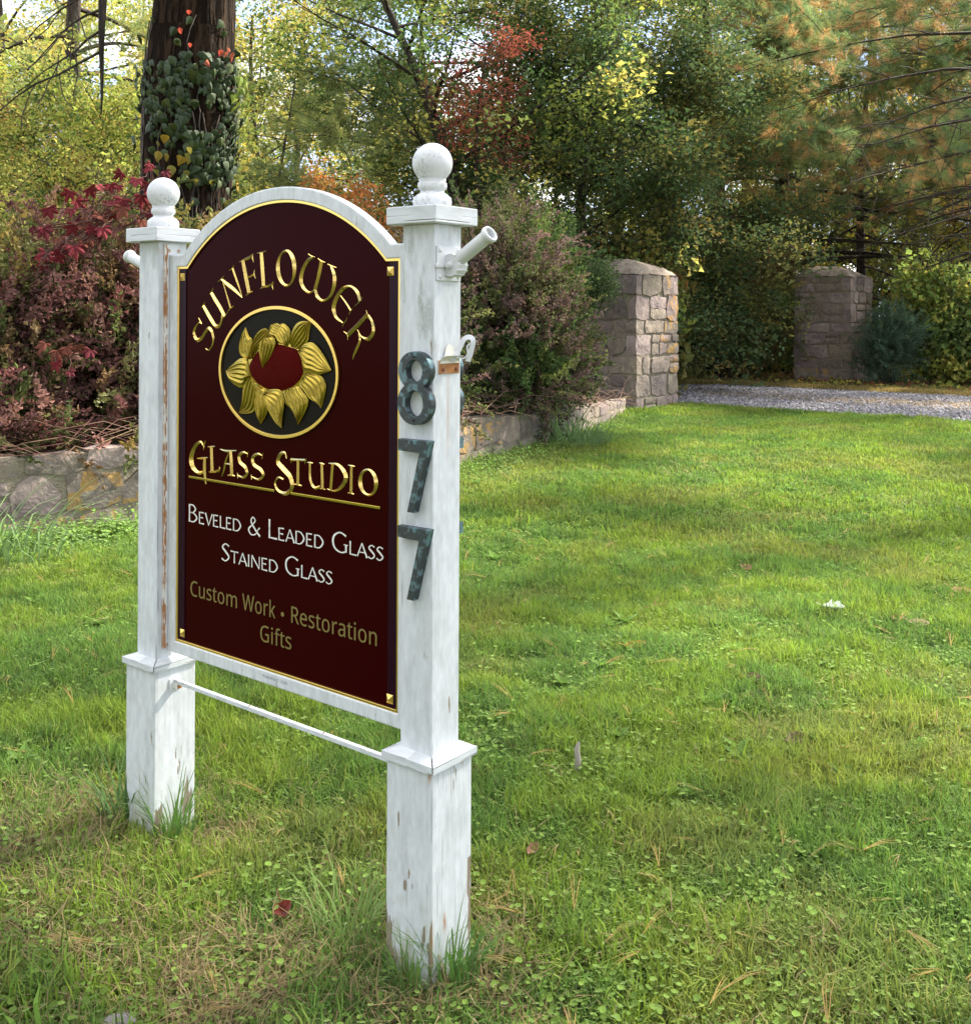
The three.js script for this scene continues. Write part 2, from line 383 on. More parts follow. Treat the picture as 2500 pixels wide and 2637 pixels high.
function stonePillar(label, [cx, cz], hc, ha, seed, yellow) {
  const S = 1.27, ang = 0.881, c = Math.cos(ang), sn = Math.sin(ang);
  const px = cx + (c * S) / 2 - (sn * S) / 2, pz = cz - (sn * S) / 2 - (c * S) / 2;   // centre behind the corner nearest the camera
  const t = thing('stone_pillar', label, 'pillar', [px, 0, pz], ang, 'stone gate pillars beside the driveway');
  const r = rng(seed), I = S - 0.028;
  part('mortar', boxUV(new THREE.BoxGeometry(I, hc, I).translate(0, hc / 2, 0), 0, 0, 2), mortar, t);
  const put = (w, h, d, x, y, z, ry, sd, m) => { const o = part('stone', stoneGeo(w - 0.024, h - 0.022, d, sd), m, t); o.position.set(x, y, z); o.rotation.y = ry; };
  const pick = (x, y, face) => (yellow.some(([f, a, b, e, g]) => f === face && x > a && x < b && y > e && y < g) && r() < 0.85 ? lichenMats[Math.floor(r() * 3)] : stoneMats[Math.floor(r() * 6)]);
  let y = -0.04, k = 0;
  while (y < hc - 0.01) {
    let h = lerp(0.20, 0.44, r()); if (hc - y - h < 0.15) h = hc - y;
    const a = k % 2 ? lerp(0.30, 0.44, r()) : lerp(0.16, 0.24, r()), b = k % 2 ? lerp(0.16, 0.24, r()) : lerp(0.34, 0.5, r());
    const e = 0.004 + r() * 0.014;
    { // the block on the corner, seen on both faces
      const o = part('stone', stoneGeo(a - 0.016, h - 0.016, b - 0.016, seed * 100 + k, 0.6), pick(-S / 2 + a / 2, y + h / 2, 'z'), t);
      o.position.set(-S / 2 + a / 2 - e, y + h / 2, S / 2 - b / 2 + e);
    }
    for (const [x, yy, w, hh] of coursed(S - a, h, r, Math.min(h, 0.17), h * 1.01, 0.22, 0.6)) put(w, hh, 0.16, -S / 2 + a + x + w / 2, y + yy + hh / 2, S / 2 - 0.08 + 0.004 + r() * 0.018, 0, seed * 300 + k * 20 + Math.floor(x * 50), pick(-S / 2 + a + x + w / 2, y + yy + hh / 2, 'z'));
    for (const [x, yy, w, hh] of coursed(S - b, h, r, Math.min(h, 0.17), h * 1.01, 0.22, 0.6)) put(w, hh, 0.16, -S / 2 + 0.08 - 0.004 - r() * 0.018, y + yy + hh / 2, S / 2 - b - x - w / 2, -Math.PI / 2, seed * 500 + k * 20 + Math.floor(x * 50), pick(x + b, y + yy + hh / 2, 'x'));
    y += h; k++;
  }
  for (const [ry, ox, oz] of [[Math.PI / 2, 1, 0], [Math.PI, 0, -1]]) for (const [x, yy, w, h] of coursed(S - 0.16, hc, r, 0.2, 0.34, 0.3, 0.6)) {
    const q = -S / 2 + 0.08 + x + w / 2; put(w, h, 0.14, ox ? S / 2 - 0.06 : -q, yy + h / 2, oz ? -S / 2 + 0.06 : -q, ry, seed * 700 + Math.floor(x * 31 + yy * 900), stoneMats[Math.floor(r() * 6)]);
  }
  // weathered capping: sloping slabs bedded on a mortar hump
  const hump = new THREE.PlaneGeometry(S + 0.02, S + 0.02, 14, 14); hump.rotateX(-Math.PI / 2);
  const hp = hump.attributes.position, top = (x, z) => hc + (ha - hc) * (1 - Math.pow(Math.max(Math.abs(x), Math.abs(z)) / (S / 2), 2.4)) * (1 - 0.35 * (z + x) / S);
  for (let i = 0; i < hp.count; i++) { const x = hp.getX(i), z = hp.getZ(i); hp.setY(i, top(x, z) + 0.09 * (fbm(x * 4 + seed, z * 4, 9, 4) - 0.5)); }
  hump.computeVertexNormals(); part('capping', boxUV(hump, 0, 0, 1.2), stoneMats[2], t);
  return t;
}
stonePillar('tall rubble stone gate pillar at the end of the low wall, yellow lichen down its right side', [2.3, -15.95], 2.12, 2.37, 5, [['z', 0.12, 0.5, 0.6, 2.3]]);
stonePillar('rubble stone gate pillar across the gravel driveway, with a juniper at its foot', [7.7, -22.1], 2.3, 2.52, 8, [['x', 0.45, 0.95, 0, 0.7]]);

// ---------------------------------------------------------------- bark
const barkTex = texture(256, 512, (u, v) => {
  const n = fbm(u * 14, v * 5, 201, 5, 14), f = step(0.35, 0.7, fbm(u * 26 + 2 * n, v * 4, 207, 4, 26)), g = vnoise(u * 128, v * 128, 203, 128);
  const k = lerp(0.35, 1.15, f) * lerp(0.8, 1.2, g);
  return [0.10 * k, 0.078 * k, 0.06 * k];
});
const barkBump = texture(256, 512, (u, v) => { const n = fbm(u * 14, v * 5, 201, 5, 14); return step(0.35, 0.7, fbm(u * 26 + 2 * n, v * 4, 207, 4, 26)); }, false);
const bark = std({ map: barkTex, bumpMap: barkBump, bumpScale: 0.03, roughness: 1 });
const greyBark = std({ map: barkTex, bumpMap: barkBump, bumpScale: 0.015, color: new THREE.Color().setRGB(1.25, 1.25, 1.2), roughness: 1 });
const darkBark = std({ map: barkTex, bumpMap: barkBump, bumpScale: 0.015, color: new THREE.Color().setRGB(0.62, 0.58, 0.55), roughness: 1 });

// ---------------------------------------------------------------- leaf materials and clusters
const leafMat = leafy([1, 1, 1], 0.52), darkLeafMat = leafy([1, 1, 1], 0.34), needleMat = leafy([1, 1, 1], 0.32);
const BROAD = [1, 2, 3].map((s) => leafCluster(46, 0.42, 0.082, 0.052, s));
const SMALL = [4, 5, 6].map((s) => leafCluster(44, 0.36, 0.062, 0.040, s));
const MAPLE = [7, 8].map((s) => leafCluster(16, 0.34, 0.12, 0.11, s, 0.6));
const TWIG = [11, 12, 13].map((s) => twigCluster(46, 0.40, 0.036, 0.024, s));
const YEW = [14, 15].map((s) => twigCluster(60, 0.36, 0.034, 0.011, s));
const PINE = [21, 22, 23].map((s) => needleTuft(48, 0.135, 0.003, s));
const HEMLOCK = [31, 32].map((s) => spray(7, 0.6, 0.045, 0.009, s));
const PAL = {
  gold: [[0.50, 0.43, 0.07], [0.42, 0.42, 0.08], [0.56, 0.43, 0.08], [0.34, 0.38, 0.07], [0.54, 0.36, 0.08]],
  lime: [[0.36, 0.40, 0.07], [0.45, 0.43, 0.10], [0.28, 0.34, 0.07], [0.50, 0.44, 0.11]],
  green: [[0.085, 0.14, 0.035], [0.11, 0.17, 0.042], [0.07, 0.12, 0.034], [0.15, 0.18, 0.045]],
  deep: [[0.065, 0.11, 0.038], [0.085, 0.13, 0.046], [0.10, 0.15, 0.055], [0.14, 0.15, 0.04]],
  olive: [[0.19, 0.19, 0.05], [0.24, 0.21, 0.055], [0.16, 0.17, 0.045], [0.27, 0.20, 0.055]],
  orange: [[0.58, 0.22, 0.05], [0.54, 0.27, 0.06], [0.60, 0.32, 0.08], [0.48, 0.17, 0.05]],
  russet: [[0.20, 0.07, 0.04], [0.24, 0.10, 0.045], [0.15, 0.10, 0.035], [0.30, 0.07, 0.045]],
  barberry: [[0.20, 0.08, 0.074], [0.155, 0.07, 0.062], [0.13, 0.125, 0.042], [0.24, 0.12, 0.095], [0.105, 0.13, 0.034], [0.19, 0.12, 0.055]],
  mauve: [[0.165, 0.10, 0.085], [0.125, 0.085, 0.065], [0.115, 0.125, 0.045], [0.08, 0.11, 0.032], [0.20, 0.13, 0.105], [0.12, 0.13, 0.04]],
  pine: [[0.21, 0.30, 0.115], [0.25, 0.34, 0.13], [0.18, 0.27, 0.11], [0.30, 0.33, 0.11]],
  palepine: [[0.33, 0.38, 0.14], [0.38, 0.41, 0.14], [0.28, 0.34, 0.13]],
  rust: [[0.60, 0.37, 0.16], [0.64, 0.43, 0.20], [0.54, 0.34, 0.14]],
  hemlock: [[0.065, 0.09, 0.04], [0.08, 0.11, 0.045], [0.09, 0.10, 0.035]],
  juniper: [[0.085, 0.15, 0.095], [0.11, 0.175, 0.11], [0.075, 0.13, 0.07]],
};

// A tree's wood and the places for its foliage, about its own foot.
function growth(o) {
  const r = rng(o.seed), H = o.h, lean = o.lean ?? [0, 0], bend = o.bend ?? 0.25, n = 14, pts = [], rad = [];
  for (let i = 0; i <= n; i++) {
    const t = i / n, w = bend * Math.sin(t * 5 + o.seed);
    pts.push(V(lean[0] * t + w * t, H * t - 0.15, lean[1] * t + bend * Math.cos(t * 4 + o.seed * 2) * t));
    rad.push(o.r * (1 - 0.82 * t) * (1 + 0.5 * Math.pow(1 - t, 14)));
  }
  const curve = new THREE.CatmullRomCurve3(pts), limbs = [], spots = [], levels = o.limbs ?? 22, t0 = o.clear ?? 0.25;
  for (let i = 0; i < levels; i++) {
    const t = lerp(t0, 0.98, Math.pow((i + r() * 0.6) / levels, o.power ?? 1)), q = curve.getPointAt(clamp(t, 0, 1)), az = o.face !== undefined && r() < 0.55 ? o.face + (r() - 0.5) * 2 : i * 2.399 + r();
    const L = o.spread * (o.shape === 'cone' ? 1.05 - t * 0.9 : Math.sqrt(clamp(1 - Math.pow((t - (t0 + 1) / 2) / ((1 - t0) / 1.9), 2), 0.12, 1))) * (0.75 + r() * 0.5);
    const el = o.rise + (r() - 0.5) * 0.4, d = V(Math.cos(az) * Math.cos(el), Math.sin(el), Math.sin(az) * Math.cos(el)), lp = [q.clone()], lr = [o.r * (0.34 - 0.22 * t)], m = 6;
    for (let k = 1; k <= m; k++) { const u = k / m; d.add(V((r() - 0.5) * 0.25, (o.droop ?? 0) * 0.12 + (r() - 0.5) * 0.16, (r() - 0.5) * 0.25)).normalize(); lp.push(lp[k - 1].clone().addScaledVector(d, L / m)); lr.push(Math.max(0.006, lr[0] * (1 - 0.9 * u))); }
    limbs.push(tube(lp, lr, 5));
    const subs = o.subs ?? 7;
    for (let k = 0; k < subs; k++) {
      const u = lerp(o.inner ?? 0.35, 1, (k + r()) / subs), b = Math.min(m - 1, Math.floor(u * m)), base = lp[b].clone().lerp(lp[b + 1], u * m - b);
      const out = lp[m].clone().sub(lp[0]).normalize(), sd = out.clone().multiplyScalar(0.6).add(rnd3(r).multiply(V(1, o.flatTwig ?? 0.6, 1))).normalize(), l = (o.twig ?? 1.1) * (0.6 + r() * 0.7);
      const e = base.clone().addScaledVector(sd, l); e.y += (o.droop ?? 0) * 0.25 * l;
      limbs.push(tube([base, base.clone().lerp(e, 0.5).add(V(0, 0.04, 0)), e], [Math.max(0.008, lr[b] * 0.45), 0.007, 0.004], 4));
      for (let j = 0; j < (o.per ?? 5); j++) { const w = (j + 0.6 + r() * 0.4) / (o.per ?? 5), p = base.clone().lerp(e, w).add(rnd3(r).multiplyScalar(o.fuzz ?? 0.28)); spots.push([p, sd]); }
    }
  }
  return { curve, trunk: tube(pts, rad, 12), branches: mergeGeometries(limbs), spots, r };
}
function plantTree(name, label, category, [x, z], o) {
  const t = thing(name, label, category, [x, 0, z], 0, o.group), g = growth(o), r = g.r;
  part('trunk', g.trunk, o.bark ?? darkBark, t);
  part('branches', g.branches, o.bark ?? darkBark, t);
  const kinds = o.kinds ?? BROAD, lists = kinds.map(() => []);
  for (const [p, d] of g.spots) {
    if (o.keep && !o.keep(p)) continue;
    if (r() < (o.drop ?? 0)) continue;
    const pal = o.second && r() < (o.share ?? 0.3) * (0.4 + 1.2 * vnoise(p.x * (o.grain ?? 0.9), p.y * (o.grain ?? 0.9), o.seed)) ? o.second : o.palette, s = (o.size ?? 1) * (0.75 + r() * 0.55);
    lists[Math.floor(r() * kinds.length)].push([o.aimed ? aim(p.x, p.y, p.z, d.clone().add(V(0, o.lift ?? 0.35, 0)).normalize(), r() * 6.28, s) : mat4(p.x, p.y, p.z, (r() - 0.5) * 0.8, r() * 6.28, (r() - 0.5) * 0.8, s), tint(pal, r, o.jitter ?? 0.25)]);
  }
  kinds.forEach((k, i) => lists[i].length && scatter(o.crown ?? 'crown', k, o.mat ?? leafMat, lists[i], t, 'stuff'));
  return t;
}
function bush(name, label, category, [x, y, z], o) {        // many stems from the foot and foliage over rounded masses
  const t = thing(name, label, category, [x, y, z], 0, o.group), r = rng(o.seed), stems = [], kinds = o.kinds ?? TWIG, lists = kinds.map(() => []);
  const lobes = [];
  for (let i = 0; i < (o.lobes ?? 9); i++) { const a = i * 2.4 + r(), q = Math.sqrt(r()) * 0.62; lobes.push([Math.cos(a) * q * o.w / 2, lerp(o.low ?? 0.28, 0.78, r()) * o.h * (1 - 0.35 * q), Math.sin(a) * q * o.d / 2, lerp(0.22, 0.40, r())]); }
  for (let i = 0; i < (o.stems ?? 26); i++) {
    const l = lobes[i % lobes.length], e = V(l[0], l[1] + 0.15 * o.h, l[2]).add(rnd3(r).multiply(V(o.w * 0.28, o.h * 0.22, o.d * 0.28))), b = V((r() - 0.5) * 0.3 * o.w, -0.05, (r() - 0.5) * 0.3 * o.d);
    const m = b.clone().lerp(e, 0.5).add(V((r() - 0.5) * 0.2, 0.15, (r() - 0.5) * 0.2));
    stems.push(tube([b, m, e], [o.stem ?? 0.012, 0.008, 0.003], 4));
  }
  part('stems', mergeGeometries(stems), o.bark ?? darkBark, t);
  for (let i = 0; i < o.n; i++) {
    const l = lobes[Math.floor(r() * lobes.length)], v = rnd3(r).normalize().multiplyScalar(Math.pow(r(), 0.35)), p = V(l[0] + v.x * l[3] * o.w, Math.max(0.04, l[1] + v.y * l[3] * o.h), l[2] + v.z * l[3] * o.d);
    const out = v.clone().add(V(0, o.lift ?? 0.5, 0)).add(rnd3(r).multiplyScalar(0.6)).normalize(), s = (o.size ?? 1) * (0.7 + r() * 0.6);
    const patch = vnoise(p.x * 2.2 + o.seed, p.y * 2.2, o.seed), pal = o.second && patch + (r() - 0.5) * 0.4 > (o.cut ?? 0.6) ? o.second : o.palette;
    lists[Math.floor(r() * kinds.length)].push([aim(p.x, p.y, p.z, out, r() * 6.28, s), tint(pal, r, 0.3)]);
  }
  kinds.forEach((k, i) => scatter('foliage', k, o.mat ?? darkLeafMat, lists[i], t, 'stuff'));
  return t;
}

// ---------------------------------------------------------------- the big trunk with ivy
const bigTree = thing('ivy_tree', 'massive dark tree trunk wrapped in ivy behind the left hedge', 'tree', [-3.14, 0, -11]);
const trunkR = (y) => 0.475 + 0.09 * Math.exp(-y * 0.9) - 0.012 * y + 0.02 * Math.sin(y * 2.1), trunkX = (y) => 0.008 * y * y - 0.02 * y;
{
  const N = 90, M = 70, pos = [], uv = [], idx = [];
  for (let i = 0; i <= N; i++) for (let k = 0; k <= M; k++) {
    const y = (i / N) * 13 * Math.pow(i / N, 0.25) - 0.1, a = (k / M) * 2 * Math.PI, ca = Math.cos(a), sa = Math.sin(a);
    const ridge = fbm(((k % M) / M) * 22 + 40, y * 1.3, 77, 4, 22), R = Math.max(0.12, trunkR(y) * (y > 6 ? 1 - (y - 6) * 0.06 : 1)) * (1 + 0.13 * (ridge - 0.5)) + 0.05 * Math.max(0, Math.sin(a * 5 + 1)) * Math.exp(-y);
    pos.push(ca * R + trunkX(Math.min(y, 6)), y, sa * R); uv.push((k / M) * 3, y * 0.9);
  }
  for (let i = 0; i < N; i++) for (let k = 0; k < M; k++) { const a = i * (M + 1) + k, b = a + M + 1; idx.push(a, b, a + 1, a + 1, b, b + 1); }
  const g = new THREE.BufferGeometry();
  g.setAttribute('position', new THREE.Float32BufferAttribute(pos, 3)); g.setAttribute('uv', new THREE.Float32BufferAttribute(uv, 2)); g.setIndex(idx); g.computeVertexNormals();
  part('trunk', g, new THREE.MeshPhysicalMaterial({ map: barkTex, bumpMap: barkBump, bumpScale: 0.05, roughness: 1, specularIntensity: 0.2, color: new THREE.Color().setRGB(0.30, 0.23, 0.175) }), bigTree);
  const r = rng(5), limbs = [], list = [];
  const limb = (p, d, L, R, n = 6, wob = 0.3, sag = 0) => { const q = [p.clone()], w = [R]; d = d.clone(); for (let k = 1; k <= n; k++) { d.add(V((r() - 0.5) * wob, (r() - 0.5) * wob + sag, (r() - 0.5) * wob)).normalize(); q.push(q[k - 1].clone().addScaledVector(d, L / n)); w.push(Math.max(0.006, R * (1 - 0.85 * k / n))); } limbs.push(tube(q, w, 6)); return q; };
  // the dead limb that hangs at the left of the trunk, with bare side twigs
  const hang = limb(V(-0.35, 5.6, 0.1), V(-0.6, 0.1, 0.3), 0.75, 0.07, 4, 0.1, -0.5);
  const down = limb(hang[4], V(-0.05, -1, 0.05), 1.5, 0.055, 7, 0.12);
  for (let k = 0; k < 4; k++) { const q = limb(down[k + 1], V(-1, -0.35 - 0.2 * r(), 0.1), 0.9 + r() * 0.7, 0.016, 6, 0.45, -0.06); limb(q[3], V(-0.6, -0.8, 0), 0.5, 0.008, 4, 0.5); limb(q[2], V(0.1, -1, 0.2), 0.5, 0.007, 4, 0.5); }
  limb(down[1], V(0.6, 0.5, 0.1), 0.7, 0.016, 5, 0.4);
  // high limbs and crown above the frame
  for (let k = 0; k < 13; k++) {
    const az = k * 2.4, q = limb(V(0.1, 7 + k * 0.45, 0), V(Math.cos(az), 0.25, Math.sin(az)), 4.2 - k * 0.12, 0.11, 7, 0.3);
    for (let j = 2; j < 8; j++) for (let m = 0; m < 9; m++) { const p = q[j].clone().add(rnd3(r).multiplyScalar(1.0)); if (p.y > 6.4) list.push([mat4(p.x, p.y, p.z, r(), r() * 6, r(), 0.8 + r() * 0.5), tint(PAL.green, r)]); }
  }
  part('branches', mergeGeometries(limbs), darkBark, bigTree);
  scatter('crown', BROAD[0], leafMat, list, bigTree, 'stuff');
}
// leaf shapes with a real outline
function outlineLeaf(pts, L, cup) {                         // pts: half outline [t, w]; the leaf lies along +y, faces +z
  const s = new Soup(), rows = pts.map(([t, w]) => [[-w * L, t * L, -cup * L * w * 0.8 - cup * L * t * t * 0.6], [0, t * L, -cup * L * t * t * 0.6 + 0.004], [w * L, t * L, -cup * L * w * 0.8 - cup * L * t * t * 0.6]]);
  for (let i = 0; i < rows.length - 1; i++) { s.quad(rows[i][0], rows[i][1], rows[i + 1][1], rows[i + 1][0]); s.quad(rows[i][1], rows[i][2], rows[i + 1][2], rows[i + 1][1]); }
  return s.geo;
}
const ivyShapes = [[[-0.05, 0.16], [0.02, 0.42], [0.2, 0.5], [0.42, 0.36], [0.7, 0.18], [1, 0.01]], [[0, 0.08], [0.12, 0.34], [0.34, 0.42], [0.6, 0.30], [0.85, 0.12], [1, 0.01]]].map((p, i) => outlineLeaf(p, 0.112, 0.3 + 0.2 * i));
const creeperShape = outlineLeaf([[0, 0.02], [0.25, 0.13], [0.55, 0.22], [0.8, 0.14], [1, 0.01]], 0.115, 0.35);
const flatLeaf = (c, rough = 0.5) => new THREE.MeshStandardMaterial({ color: new THREE.Color().setRGB(...c), roughness: rough, side: THREE.DoubleSide });
const glow = (c) => leafy(c, 0.4);
{
  const ivy = thing('ivy_vine', 'glossy green ivy with a few yellow and scarlet leaves climbing the big trunk', 'ivy', [-3.14, 0, -11]);
  const greens = [[0.024, 0.042, 0.010], [0.032, 0.055, 0.012], [0.046, 0.072, 0.015], [0.026, 0.046, 0.013], [0.062, 0.082, 0.016]].map((c) => flatLeaf(c, 0.6)), yellows = [[0.42, 0.27, 0.03], [0.36, 0.25, 0.04], [0.30, 0.26, 0.05]].map(glow), reds = [[0.55, 0.09, 0.05], [0.50, 0.13, 0.07]].map(glow), limes = [[0.30, 0.36, 0.06], [0.24, 0.32, 0.06]].map(glow);
  const r = rng(91), place = (th, y, m, s = 1, off = 0) => {
    const R = trunkR(y) + 0.03 + r() * 0.09 + off, o = part('leaf', ivyShapes[Math.floor(r() * 2)], m, ivy);
    o.position.set(trunkX(y) + Math.sin(th) * R, y, Math.cos(th) * R);
    o.rotation.set(0.25 + (r() - 0.5) * 0.9, th + (r() - 0.5) * 1.0, Math.PI + (r() - 0.5) * 1.7, 'YXZ'); o.scale.setScalar(s * (0.62 + r() * 0.55));
  };
  let n = 0;
  while (n < 255) {
    const th = (r() - 0.5) * 3.3 + 0.28, y = lerp(2.35, 4.62, r());
    let p = y > 4.15 ? 0.10 : y > 3.9 ? 0.5 : y > 3.1 ? 1 : th < -0.1 ? 0.28 : 0.85;
    if (th < -0.55 && y < 3.5) p *= 0.4;
    p *= step(0.25, 0.5, vnoise(th * 2.3 + 5, y * 2.6, 14)) * 0.8 + 0.25;
    if (r() > p) continue;
    const yel = y < 3.25 && r() < 0.12, m = yel ? yellows[Math.floor(r() * 3)] : greens[Math.floor(r() * 5)];
    place(th, y, m); n++;
  }
  for (const [th, y] of [[-0.28, 3.22], [-0.22, 3.12], [-0.12, 3.1], [-0.1, 3.28], [0.0, 2.98], [-0.3, 2.94], [0.28, 3.16], [0.34, 3.1], [0.2, 3.06], [-0.02, 2.9], [-0.9, 3.05]]) place(th, y, yellows[Math.floor(r() * 3)], 0.9, 0.05);
  for (const [th, y] of [[0.85, 4.18], [0.95, 4.16], [1.0, 4.2], [1.12, 4.17], [1.2, 4.15], [0.25, 4.2], [0.05, 4.35], [0.55, 4.04], [0.2, 4.55]]) place(th, y, reds[Math.floor(r() * 2)], 0.6, 0.03);
  for (let i = 0; i < 26; i++) place(1.25 + (r() - 0.4) * 0.6, lerp(3.55, 4.0, r()), limes[Math.floor(r() * 2)], 0.8, 0.08 + r() * 0.12);
  const under = ivyShapes.map(() => []);
  for (let i = 0; i < 1700; i++) {
    const th = (r() - 0.5) * 3.6 + 0.25, y = lerp(1.6, 4.15, r()); if (r() > step(0.3, 0.55, vnoise(th * 2.3 + 5, y * 2.6, 14)) || (th < -0.2 && y > 2.5 && y < 3.3)) continue;
    const R = trunkR(y) + 0.02 + r() * 0.03, c = [0.028, 0.048, 0.016], k = 0.7 + r() * 0.8;
    under[i % 2].push([mat4(trunkX(y) + Math.sin(th) * R, y, Math.cos(th) * R, 0.2 + (r() - 0.5) * 0.6, th + (r() - 0.5) * 0.8, Math.PI + (r() - 0.5) * 1.6, 0.5 + r() * 0.35), c.map((v) => v * k)]);
  }
  under.forEach((l, i) => scatter('small_leaves', ivyShapes[i], flatLeaf([1, 1, 1], 0.6), l, ivy, 'stuff'));
  const st = [];
  for (let i = 0; i < 22; i++) { let th = (r() - 0.5) * 2.6, y = 2.0; const q = []; while (y < 2.6 + (i % 5) * 0.5) { q.push(V(trunkX(y) + Math.sin(th) * (trunkR(y) + 0.02), y, Math.cos(th) * (trunkR(y) + 0.02))); y += 0.14; th += (r() - 0.5) * 0.22; } if (q.length > 2) st.push(tube(q, q.map(() => 0.007), 4)); }
  part('stems', mergeGeometries(st), bark, ivy);
}

// ---------------------------------------------------------------- trees of the wood
// where the sun reaches the lawn through missing boughs: [x, z, radius]
const SUNLIT = [[1.45, -4.5, 0.55], [2.1, -4.05, 0.5], [1.9, -5.6, 0.4], [3.6, -12.6, 1.3], [5.2, -13.4, 1.3], [2.3, -14.2, 1.0], [2.9, -9.4, 0.8], [2.1, -15.7, 0.7]];
const sunGap = (p, x, z) => { const k = p.y / SUN.y, gx = x + p.x - SUN.x * k, gz = z + p.z - SUN.z * k; return SUNLIT.some(([a, b, q]) => Math.hypot(gx - a, gz - b) < q + 0.7); };
// far and left: sunlit yellowing trees
plantTree('birch', 'yellow-green sunlit tree far left beside the picture edge', 'tree', [-12.4, -27], { seed: 1, h: 15, r: 0.2, spread: 4.2, rise: 0.45, clear: 0.12, limbs: 30, palette: PAL.lime, second: PAL.gold, bark: bark, per: 6, drop: 0.3 });
plantTree('birch', 'pale yellow tree standing between the left edge and the ivy trunk', 'tree', [-8.9, -23], { seed: 2, h: 12, r: 0.16, spread: 3.4, rise: 0.4, clear: 0.12, limbs: 26, palette: PAL.gold, second: PAL.lime, bark: bark, per: 6, drop: 0.3 });
plantTree('white_pine', 'olive pine with long soft needles left of the ivy trunk', 'pine tree', [-7.0, -18], { seed: 3, h: 13, r: 0.2, spread: 3.6, rise: 0.05, clear: 0.2, limbs: 24, palette: PAL.palepine, second: PAL.lime, kinds: PINE, mat: needleMat, aimed: true, per: 7, subs: 9, size: 1.5, droop: -0.6, twig: 0.9 });
plantTree('sapling', 'low bushy yellow-green sapling behind the left hedge', 'tree', [-5.6, -14.6], { seed: 4, h: 4.4, r: 0.06, spread: 1.9, rise: 0.5, clear: 0.12, limbs: 20, palette: PAL.lime, second: PAL.green, kinds: SMALL, per: 5 });
plantTree('sapling', 'ochre leaved sapling at the left picture edge', 'tree', [-8.1, -17.5], { seed: 6, h: 5.0, r: 0.07, spread: 1.7, rise: 0.5, clear: 0.2, limbs: 18, palette: [[0.40, 0.24, 0.06], [0.36, 0.26, 0.07], [0.30, 0.26, 0.06]], kinds: SMALL, per: 6 });
plantTree('maple', 'slim yellow maple directly behind the ivy trunk', 'tree', [-5.6, -26], { seed: 7, h: 9, r: 0.17, spread: 3.2, rise: 0.45, clear: 0.16, limbs: 24, palette: PAL.gold, second: PAL.lime, per: 5, drop: 0.45 });
plantTree('white_pine', 'pale backlit pine just right of the ivy trunk', 'pine tree', [-3.9, -20], { seed: 9, h: 6.4, r: 0.07, spread: 3.3, rise: 0.05, clear: 0.2, limbs: 30, palette: PAL.palepine, kinds: PINE, mat: needleMat, aimed: true, per: 9, subs: 9, size: 1.5, droop: -0.5, twig: 1.0, fuzz: 0.35 });
plantTree('bare_tree', 'thin half bare tree against the bright sky right of the ivy trunk', 'tree', [-4.9, -27.5], { seed: 10, h: 14, r: 0.12, spread: 2.0, rise: 0.9, clear: 0.3, limbs: 18, palette: PAL.lime, per: 1, drop: 0.75, bark: greyBark });
bush('sassafras', 'bright orange sapling glowing above the arched sign top', 'shrub', [-2.05, 0, -15.2], { seed: 11, w: 1.8, d: 1.5, h: 4.0, n: 520, kinds: SMALL, palette: PAL.orange, mat: leafMat, size: 0.75, lobes: 11 });
// centre: oak with the bent trunk, a maple, a reddening dogwood
plantTree('bent_oak', 'oak with a dark trunk leaning left above the near post finial', 'tree', [0.25, -18.2], { seed: 12, h: 8.2, r: 0.19, spread: 3.6, rise: 0.42, clear: 0.24, limbs: 24, lean: [-2.1, 0.3], bend: 0.4, palette: PAL.lime, second: PAL.green, share: 0.7, per: 5, drop: 0.45 });
plantTree('maple', 'olive maple with layered boughs behind the near finial', 'tree', [-1.1, -21.5], { seed: 13, h: 8.6, r: 0.16, spread: 3.4, rise: 0.2, clear: 0.12, limbs: 26, palette: PAL.olive, second: PAL.green, share: 0.7, per: 5, drop: 0.3 });
plantTree('dogwood', 'small tree turning red right of the near finial', 'tree', [0.02, -17.0], { seed: 14, h: 6.0, r: 0.06, spread: 0.7, rise: 0.45, clear: 0.66, limbs: 9, twig: 0.45, subs: 4, fuzz: 0.18, palette: [[0.42, 0.10, 0.06], [0.36, 0.09, 0.07], [0.46, 0.16, 0.07], [0.26, 0.10, 0.05]], kinds: SMALL, size: 0.8, per: 3, drop: 0.2 });
plantTree('slim_tree', 'dark straight trunk rising right of the near finial', 'tree', [0.45, -20.5], { seed: 15, h: 8.2, r: 0.19, spread: 2.6, rise: 0.4, clear: 0.3, limbs: 20, palette: PAL.olive, second: PAL.green, share: 0.6, per: 4, drop: 0.3 });
// centre right: dark oaks
plantTree('oak', 'dense dark green oak filling the upper middle', 'tree', [1.75, -18.6], { seed: 16, h: 7.4, r: 0.16, spread: 2.0, rise: 0.3, clear: 0.16, limbs: 28, palette: PAL.deep, second: PAL.green, kinds: BROAD, mat: darkLeafMat, per: 6, drop: 0.38 });
plantTree('oak', 'dark oak right of the upper middle with sky showing through its top', 'tree', [3.4, -20.5], { seed: 17, h: 6.0, r: 0.17, spread: 2.9, rise: 0.2, clear: 0.14, limbs: 26, palette: PAL.deep, second: PAL.olive, kinds: BROAD, mat: darkLeafMat, per: 6 });
plantTree('tall_oak', 'tall thin crowned oak whose boughs cross the blue sky gap', 'tree', [3.2, -26], { seed: 18, h: 10.5, r: 0.2, spread: 4.4, rise: 0.15, clear: 0.3, limbs: 22, palette: PAL.olive, second: PAL.lime, per: 4, drop: 0.55 });
plantTree('dark_tree', 'straight black trunk standing left of the brown needled pine', 'tree', [5.35, -24.5], { seed: 19, h: 11, r: 0.26, spread: 3.0, rise: 0.2, clear: 0.45, limbs: 18, palette: PAL.deep, per: 5 });
